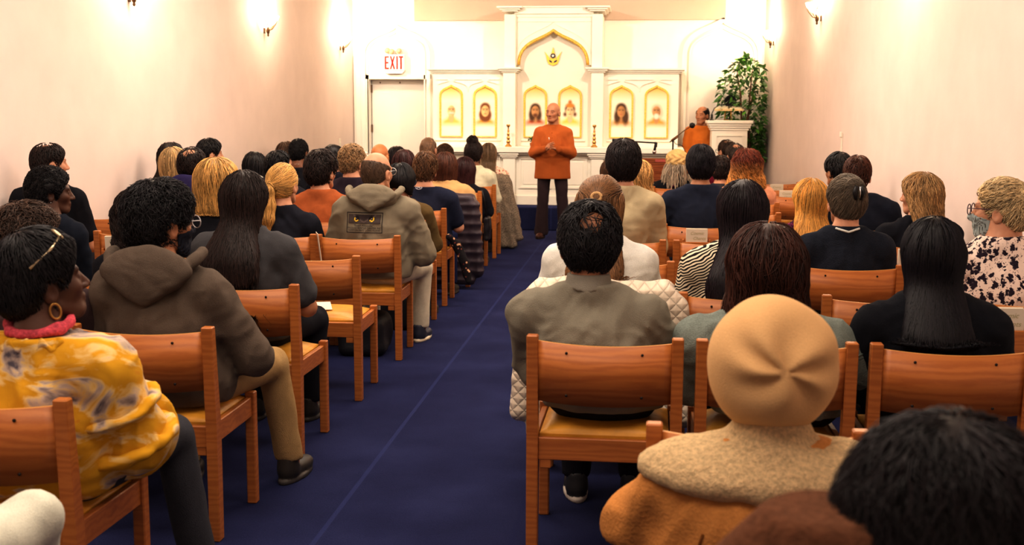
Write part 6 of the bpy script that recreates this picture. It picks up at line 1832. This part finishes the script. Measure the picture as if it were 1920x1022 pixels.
def mat_quilt(c, sc, name):
    m, nt, b = newmat(name); b.inputs['Base Color'].default_value = (*c, 1); b.inputs['Roughness'].default_value = .6; b.inputs['Sheen Weight'].default_value = .2
    tc = node(nt, 'ShaderNodeTexCoord'); hs = []
    for ang in (.785, -.785):
        mp = node(nt, 'ShaderNodeMapping'); mp.inputs['Rotation'].default_value = (0, ang, 0); nt.links.new(tc.outputs['Object'], mp.inputs['Vector'])
        w = node(nt, 'ShaderNodeTexWave'); w.bands_direction = 'X'; w.inputs['Scale'].default_value = sc; w.inputs['Distortion'].default_value = .3; nt.links.new(mp.outputs[0], w.inputs['Vector']); hs.append(w)
    mi = node(nt, 'ShaderNodeMath', operation='MINIMUM'); nt.links.new(hs[0].outputs['Fac'], mi.inputs[0]); nt.links.new(hs[1].outputs['Fac'], mi.inputs[1])
    pw = node(nt, 'ShaderNodeMath', operation='POWER'); pw.inputs[1].default_value = .4; nt.links.new(mi.outputs[0], pw.inputs[0])
    r = ramp(nt, [(0, scl(c, .72)), (.45, c)]); nt.links.new(pw.outputs[0], r.inputs['Fac']); nt.links.new(r.outputs['Color'], b.inputs['Base Color'])
    bp = node(nt, 'ShaderNodeBump'); bp.inputs['Strength'].default_value = .45; bp.inputs['Distance'].default_value = .012; nt.links.new(pw.outputs[0], bp.inputs['Height']); nt.links.new(bp.outputs['Normal'], b.inputs['Normal'])
    return m
c = CHAIRS['R', 3, 0].location
prop_sdf('quilted_coat', 'cream quilted coat draped over the chair back of the woman in the white sweater', 'coat', lambda G: drape(G, .335, .30, .16, .035, 2, .012), (-.46, -.22, .08), (.46, .1, .90), .010, mat_quilt((.74, .63, .50), 8.5, 'cream quilting'), (c.x, c.y, 0))
c = CHAIRS['L', 8, 0].location
def puffer(G):
    d = drape(G, .28, .33, .03, .045, 4, .008)
    return d+.012*np.abs(np.sin(G[2]*38))-.006
prop_sdf('puffer_jacket', 'dark plum puffer jacket hung over the chair back below the tan shawl', 'jacket', puffer, (-.42, -.26, .0), (.48, .1, .90), .010, mat_plain('dark plum nylon', (.045, .030, .042), .45, nscale=12, namp=.2), (c.x, c.y, 0))
c = CHAIRS['L', 11, 0].location
prop_sdf('tweed_coat', 'grey tweed coat hung over the front-row aisle chair, reaching the carpet', 'coat', lambda G: drape((G[0]/(.80+.42*np.clip(.82-G[2], 0, 1)), G[1]/(.75+.5*np.clip(.82-G[2], 0, 1)), G[2]), .28, .31, .02, .050, 8, .018), (-.50, -.34, -.01), (.56, .1, .90), .012, mat_pattern('tweed'), (c.x+.03, c.y, 0))
c = CHAIRS['L', 7, 0].location
def scarf(G):
    d = rcone(G, (.285, -.02, .56), (.335, .02, .50), .030, .036); d = smin(d, rcone(G, (.335, .02, .50), (.40, .06, .34), .036, .040), .02); d = smin(d, rcone(G, (.40, .06, .34), (.43, .05, .20), .040, .028), .02)
    return d+wob(G, 50, 3)*.008
prop_sdf('scarf', 'dark scarf with cream and red pattern hanging beside the aisle chair of the navy tee', 'scarf', scarf, (.22, -.1, .14), (.52, .15, .64), .009, mat_pattern('darkfloral'), (c.x, c.y, 0), part='cloth')
c = CHAIRS['L', 6, 0].location
def bag(G): return smin(rbox(G, (0, 0, .13), (.16, .09, .13), .04), rbox(G, (0, 0, .23), (.12, .05, .05), .03), .03)+wob(G, 30, 3)*.008
b_ = prop_sdf('handbag', 'black handbag on the carpet under the chair of the woman in the olive jacket', 'bag', bag, (-.2, -.14, -.01), (.2, .14, .32), .010, mat_plain('black leather', (.012, .011, .013), .4, bump=.2), (c.x+.02, c.y+.02, 0))
MB().tube([(-.09, 0, .24), (-.08, 0, .34), (0, .0, .385), (.08, 0, .34), (.09, 0, .24)], .009, 8).build('strap', m_black, b_)
c = CHAIRS['L', 9, 0].location
b_ = prop_sdf('shoulder_bag', 'small black shoulder bag hanging from the aisle chair of the dark red hair', 'bag', lambda G: rbox(G, (.31, .05, .42), (.03, .09, .12), .025)+wob(G, 40, 6)*.006, (.25, -.08, .26), (.37, .18, .58), .009, mat_plain('black quilted leather', (.014, .012, .016), .4, bump=.3), (c.x, c.y, 0))
MB().tube([(.31, .0, .52), (.29, -.02, .70), (.265, -.03, .795), (.24, -.02, .79)], .007, 6).build('strap', m_black, b_)
c = CHAIRS['L', 5, 0].location
prop_sdf('backpack', 'black backpack on the carpet under the chair of the owl sweatshirt', 'bag', lambda G: rbox(G, (0, 0, .13), (.15, .17, .13), .06)+wob(G, 25, 6)*.012, (-.2, -.22, -.01), (.2, .22, .3), .012, mat_plain('black nylon', (.014, .013, .018), .6, bump=.2), (c.x-.02, c.y+.22, 0))
# papers
c = CHAIRS['L', 4, 0].location
def paper(name, label, loc_, rz, size, m, rot=(0, 0)):
    t = empty(name, loc_, rz); t.rotation_euler = (rot[0], rot[1], rz); tag(t, label, 'paper')
    mb = MB(); mb.box((-size[0]/2, -size[1]/2, 0), (size[0]/2, size[1]/2, .004), .001); mb.build('pages', m, t)
    mb = MB(); mb.box((-size[0]*.32, -size[1]*.30, .004), (size[0]*.1, size[1]*.32, .0052)); mb.build('cover_photo', mat_plain_c((.05, .045, .05), .5), t)
    return t
m_paper = mat_plain('printed paper', (.78, .70, .58), .6)
paper('leaflet', 'printed leaflet lying on the gold cushion of the empty left aisle chair', (c.x-.06, c.y+.22, .470), .3, (.20, .27), m_paper)
c5 = CHAIRS['L', 5, 1].location
paper('leaflet', 'white folded leaflet standing between the blonde ponytail and owl sweatshirt chairs', (at(598, 468, c5.y-.06).x, c5.y-.06, at(598, 462, c5.y-.06).z-.02), .35, (.21, .15), m_paper, (0, PI/2-.12))
# songbooks in the chair racks
m_book = mat_plain('cream book cover', (.74, .66, .54), .6); m_ink2 = mat_plain('olive script ink', (.46, .42, .24), .7); m_pages = mat_plain('page edges', (.82, .76, .64), .8)
def songbook(ck, label, dx=.02):
    t0 = CHAIRS[ck]; t = empty('songbook', (t0.location.x+dx, t0.location.y-.100, .551)); tag(t, label, 'book', 'songbooks in the chair racks')
    t.rotation_euler = (.06, 0, .04)
    MB().box((-.072, -.014, 0), (.072, -.011, .215), .001).box((-.072, .011, 0), (.072, .014, .215), .001).box((-.072, -.011, 0), (-.068, .011, .215)).build('cover', m_book, t)
    MB().box((-.068, -.011, .004), (.069, .011, .211)).build('pages', m_pages, t)
    for tx, z, s in (('Cosmic', .175, .030), ('Chants', .140, .030)):
        cu = bpy.data.curves.new('title', 'FONT'); cu.body = tx; cu.size = s; cu.align_x = 'CENTER'; cu.shear = .3
        o = bpy.data.objects.new('title', cu); COL.objects.link(o); bpy.context.view_layer.update()
        me = bpy.data.meshes.new_from_object(o.evaluated_get(bpy.context.evaluated_depsgraph_get())); bpy.data.objects.remove(o)
        me.transform(Matrix.Translation((0 if z > .16 else .015, -.0148, z)) @ Matrix.Rotation(PI/2, 4, 'X')); me.materials.clear()
        link('title', me, m_ink2, t)
songbook(('L', 5, 2), 'cream songbook in the rack of the empty chair near the left wall', -.08)
songbook(('R', 6, 1), 'cream songbook in the chair rack behind the navy sweater man', -.03)
songbook(('R', 3, 3), 'cream songbook in the chair rack behind the floral blouse, at the right edge', -.14)
songbook(('R', 5, 3), 'cream songbook in the chair rack left of the black hair, behind the ash-blonde woman', -.10)
songbook(('R', 10, 3), 'cream songbook in a free chair rack below the ficus, nearer of the two', .11)
songbook(('R', 11, 3), 'cream songbook in a free chair rack below the ficus, farther of the two', .0)

# ------------------------------------------------------------- microphones and keyboard organ before the altar
OY = 14.35
p0 = at(1148, 263, OY); p1 = at(1228, 268, OY); sx = at(1183, 265, OY)
ST = empty('boom_microphone_stand', (sx.x, OY, 0)); tag(ST, 'black boom microphone stand reaching over the organ in front of the mantel', 'microphone stand')
mb = MB(); mb.tube([(0, 0, .02), (0, 0, sx.z)], .011, 8)
mb.build('pole', m_black, ST)
for k in range(3):
    a = k*2*PI/3+.4; MB().tube([(0, 0, .16), (.28*math.cos(a), .28*math.sin(a), .012)], .009, 6).build('leg', m_black, ST)
L0 = p0-Vector((sx.x, OY, 0)); L1 = p1-Vector((sx.x, OY, 0))
MB().tube([L0, L1], .009, 8).tube([L0, L0+(L1-L0)*.13], .020, 10).build('boom', m_black, ST)
MB().tube([L1, L1+Vector((.02, 0, .0)), L1+Vector((.015, -.01, -.05))], .012, 8).build('clip', m_black, ST)
mc = empty('microphone', p1+Vector((.01, -.01, -.02))); tag(mc, 'handheld microphone with silver grille pointing down from the boom stand', 'microphone')
MB().tube([(0, 0, .03), (-.012, -.01, -.07)], [.012, .016], 10).build('handle', m_black, mc)
MB().lathe([(.001, -.028), (.018, -.022), (.025, -.004), (.023, .012), (.001, .02)], n=14, M=Matrix.Translation((-.016, -.012, -.085))).build('grille', m_chrome, mc)
q0 = at(1298, 235, OY+.1); q1 = at(1262, 262, OY+.1)
S2 = empty('microphone_stand', (q1.x, OY+.1, 0)); tag(S2, 'second black microphone on an angled arm left of the orange-shirted seated man', 'microphone')
d0 = q0-Vector((q1.x, OY+.1, 0)); d1 = q1-Vector((q1.x, OY+.1, 0))
MB().tube([(0, 0, .02), d1], .010, 8).lathe([(.001, 0), (.13, 0), (.12, .02), (.001, .025)], n=20).build('pole', m_black, S2)
MB().tube([d1+Vector((-.04, 0, -.03)), d1, d1+(d0-d1)*.5+Vector((0, 0, .01)), d0], .006, 8).tube([d1-Vector((.02, 0, .015)), d1+Vector((.06, 0, .045))], .016, 8).build('arm', m_darkbrass, S2)
MB().lathe([(.001, -.036), (.022, -.030), (.036, -.004), (.030, .022), (.001, .034)], n=16, M=Matrix.Translation(d0)).build('foam_windscreen', m_black, S2)
MB().tube([d1, d1+Vector((.03, -.02, -.05)), d1+Vector((.11, -.02, -.07)), d1+Vector((.17, -.02, -.17)), d1+Vector((.16, -.02, -.4))], .004, 6).build('cable', m_black, S2)
ox0, ox1 = at(1203, 315, OY-.15).x, at(1285, 315, OY-.15).x; oz1 = at(1240, 297, OY-.15).z; oz0 = at(1240, 326, OY-.15).z
OG = empty('organ', ((ox0+ox1)/2, OY-.35, 0)); tag(OG, 'small brown wooden organ with red label strip standing before the altar', 'organ')
hw_ = (ox1-ox0)/2+.08
m_org = wood_mat('red brown organ wood', (.22, .055, .015), (.34, .10, .028))
MB().box((-hw_, .16, .0), (hw_, .42, oz0), .006).box((-hw_, -.10, 0), (-hw_+.04, .2, oz0-.06), .004).box((hw_-.04, -.10, 0), (hw_, .2, oz0-.06), .004).build('case', m_org, OG)
MB().box((-hw_+.08, .2, oz0), (hw_-.0, .23, oz1), .006).build('music_desk', m_org, OG)
MB().box((-.10, .193, oz1-.045), (.14, .202, oz1-.012), .002).build('label_strip', mat_plain('red label', (.50, .12, .10), .5), OG)
MB().box((-hw_+.03, -.10, oz0-.17), (hw_-.03, .18, oz0-.12), .004).build('key_bed', m_org, OG)
mb = MB(); n = 40
for i in range(n):
    w_ = (2*hw_-.12)/n; x = -hw_+.06+i*w_; mb.box((x+.0006, -.08, oz0-.12), (x+w_-.0006, .16, oz0-.10))
mb.build('white_keys', mat_plain('ivory keys', (.82, .76, .64), .35), OG)
mb = MB()
for i in range(n):
    if i % 7 in (0, 1, 3, 4, 5): x = -hw_+.06+(i+1)*w_; mb.box((x-.006, .0, oz0-.10), (x+.006, .16, oz0-.088))
mb.build('black_keys', m_black, OG)
# small green-stemmed vase ornament on the mantel, half hidden by the speaker
v = at(996, 272, 15.82); VA = empty('vase', (v.x+.02, 15.82, zmt)); tag(VA, 'small dark green plant in a pot on the mantel, half hidden by the speaker', 'plant')
MB().lathe([(.001, 0), (.03, 0), (.042, .05), (.036, .055), (.001, .045)], n=16).build('pot', mat_plain('clay pot', (.3, .12, .05), .7), VA)
V, F, T = leaf_cloud(np.random.default_rng(4), 40, lambda r: (np.array([0, 0, .05])+r.normal(size=3)*np.array([.02, .02, .02])+np.array([0, 0, .04]), np.array([0, 0, .6])+r.normal(size=3)*.4), .05)
link('leaves', np_mesh('leaves', V, F, True, T), mat_leaf((.03, .07, .02)), VA)

# ------------------------------------------------------------- light
def area(name, loc_, tgt, size, energy, col, sy=None):
    l = bpy.data.lights.new(name, 'AREA'); l.energy = energy; l.color = col; l.size = size
    if sy: l.shape = 'RECTANGLE'; l.size_y = sy
    o = bpy.data.objects.new(name, l); COL.objects.link(o); o.location = loc_
    o.rotation_euler = (Vector(tgt)-Vector(loc_)).to_track_quat('-Z', 'Y').to_euler(); return o
def spot(name, loc_, tgt, energy, col, ang, blend=.5, rad=.12):
    l = bpy.data.lights.new(name, 'SPOT'); l.energy = energy; l.color = col; l.spot_size = math.radians(ang); l.spot_blend = blend; l.shadow_soft_size = rad
    o = bpy.data.objects.new(name, l); COL.objects.link(o); o.location = loc_
    o.rotation_euler = (Vector(tgt)-Vector(loc_)).to_track_quat('-Z', 'Y').to_euler(); return o
WARM = (1.0, .76, .50); WARM2 = (1.0, .86, .72)
for x in (-2.4, .0): spot('altar_spot', (x, 12.6, 3.45), (AX+(x+1.2)*.35, 16.2, 1.75), 190, (1, .89, .76), 74, .6, .08)
spot('door_fill', (-2.4, 13.2, 3.45), (-3.3, 16.8, 1.5), 110, (1, .87, .70), 60, .8, .08)  # added light with no fitting, brightens the doorway corner
for y, e in ((1.2, 62), (3.6, 80), (6.6, 100), (9.8, 115)):
    area('ceiling_panel', (-1.05, y, 3.5), (-1.05, y, 0), 3.6, e, WARM2, 1.2)
W = bpy.data.worlds.new('world'); SC.world = W; W.use_nodes = True
W.node_tree.nodes['Background'].inputs[0].default_value = (.75, .6, .8, 1); W.node_tree.nodes['Background'].inputs[1].default_value = .03
vs = SC.view_settings
vs.view_transform = 'Standard'; vs.look = 'None'; vs.exposure = .38; vs.gamma = .80
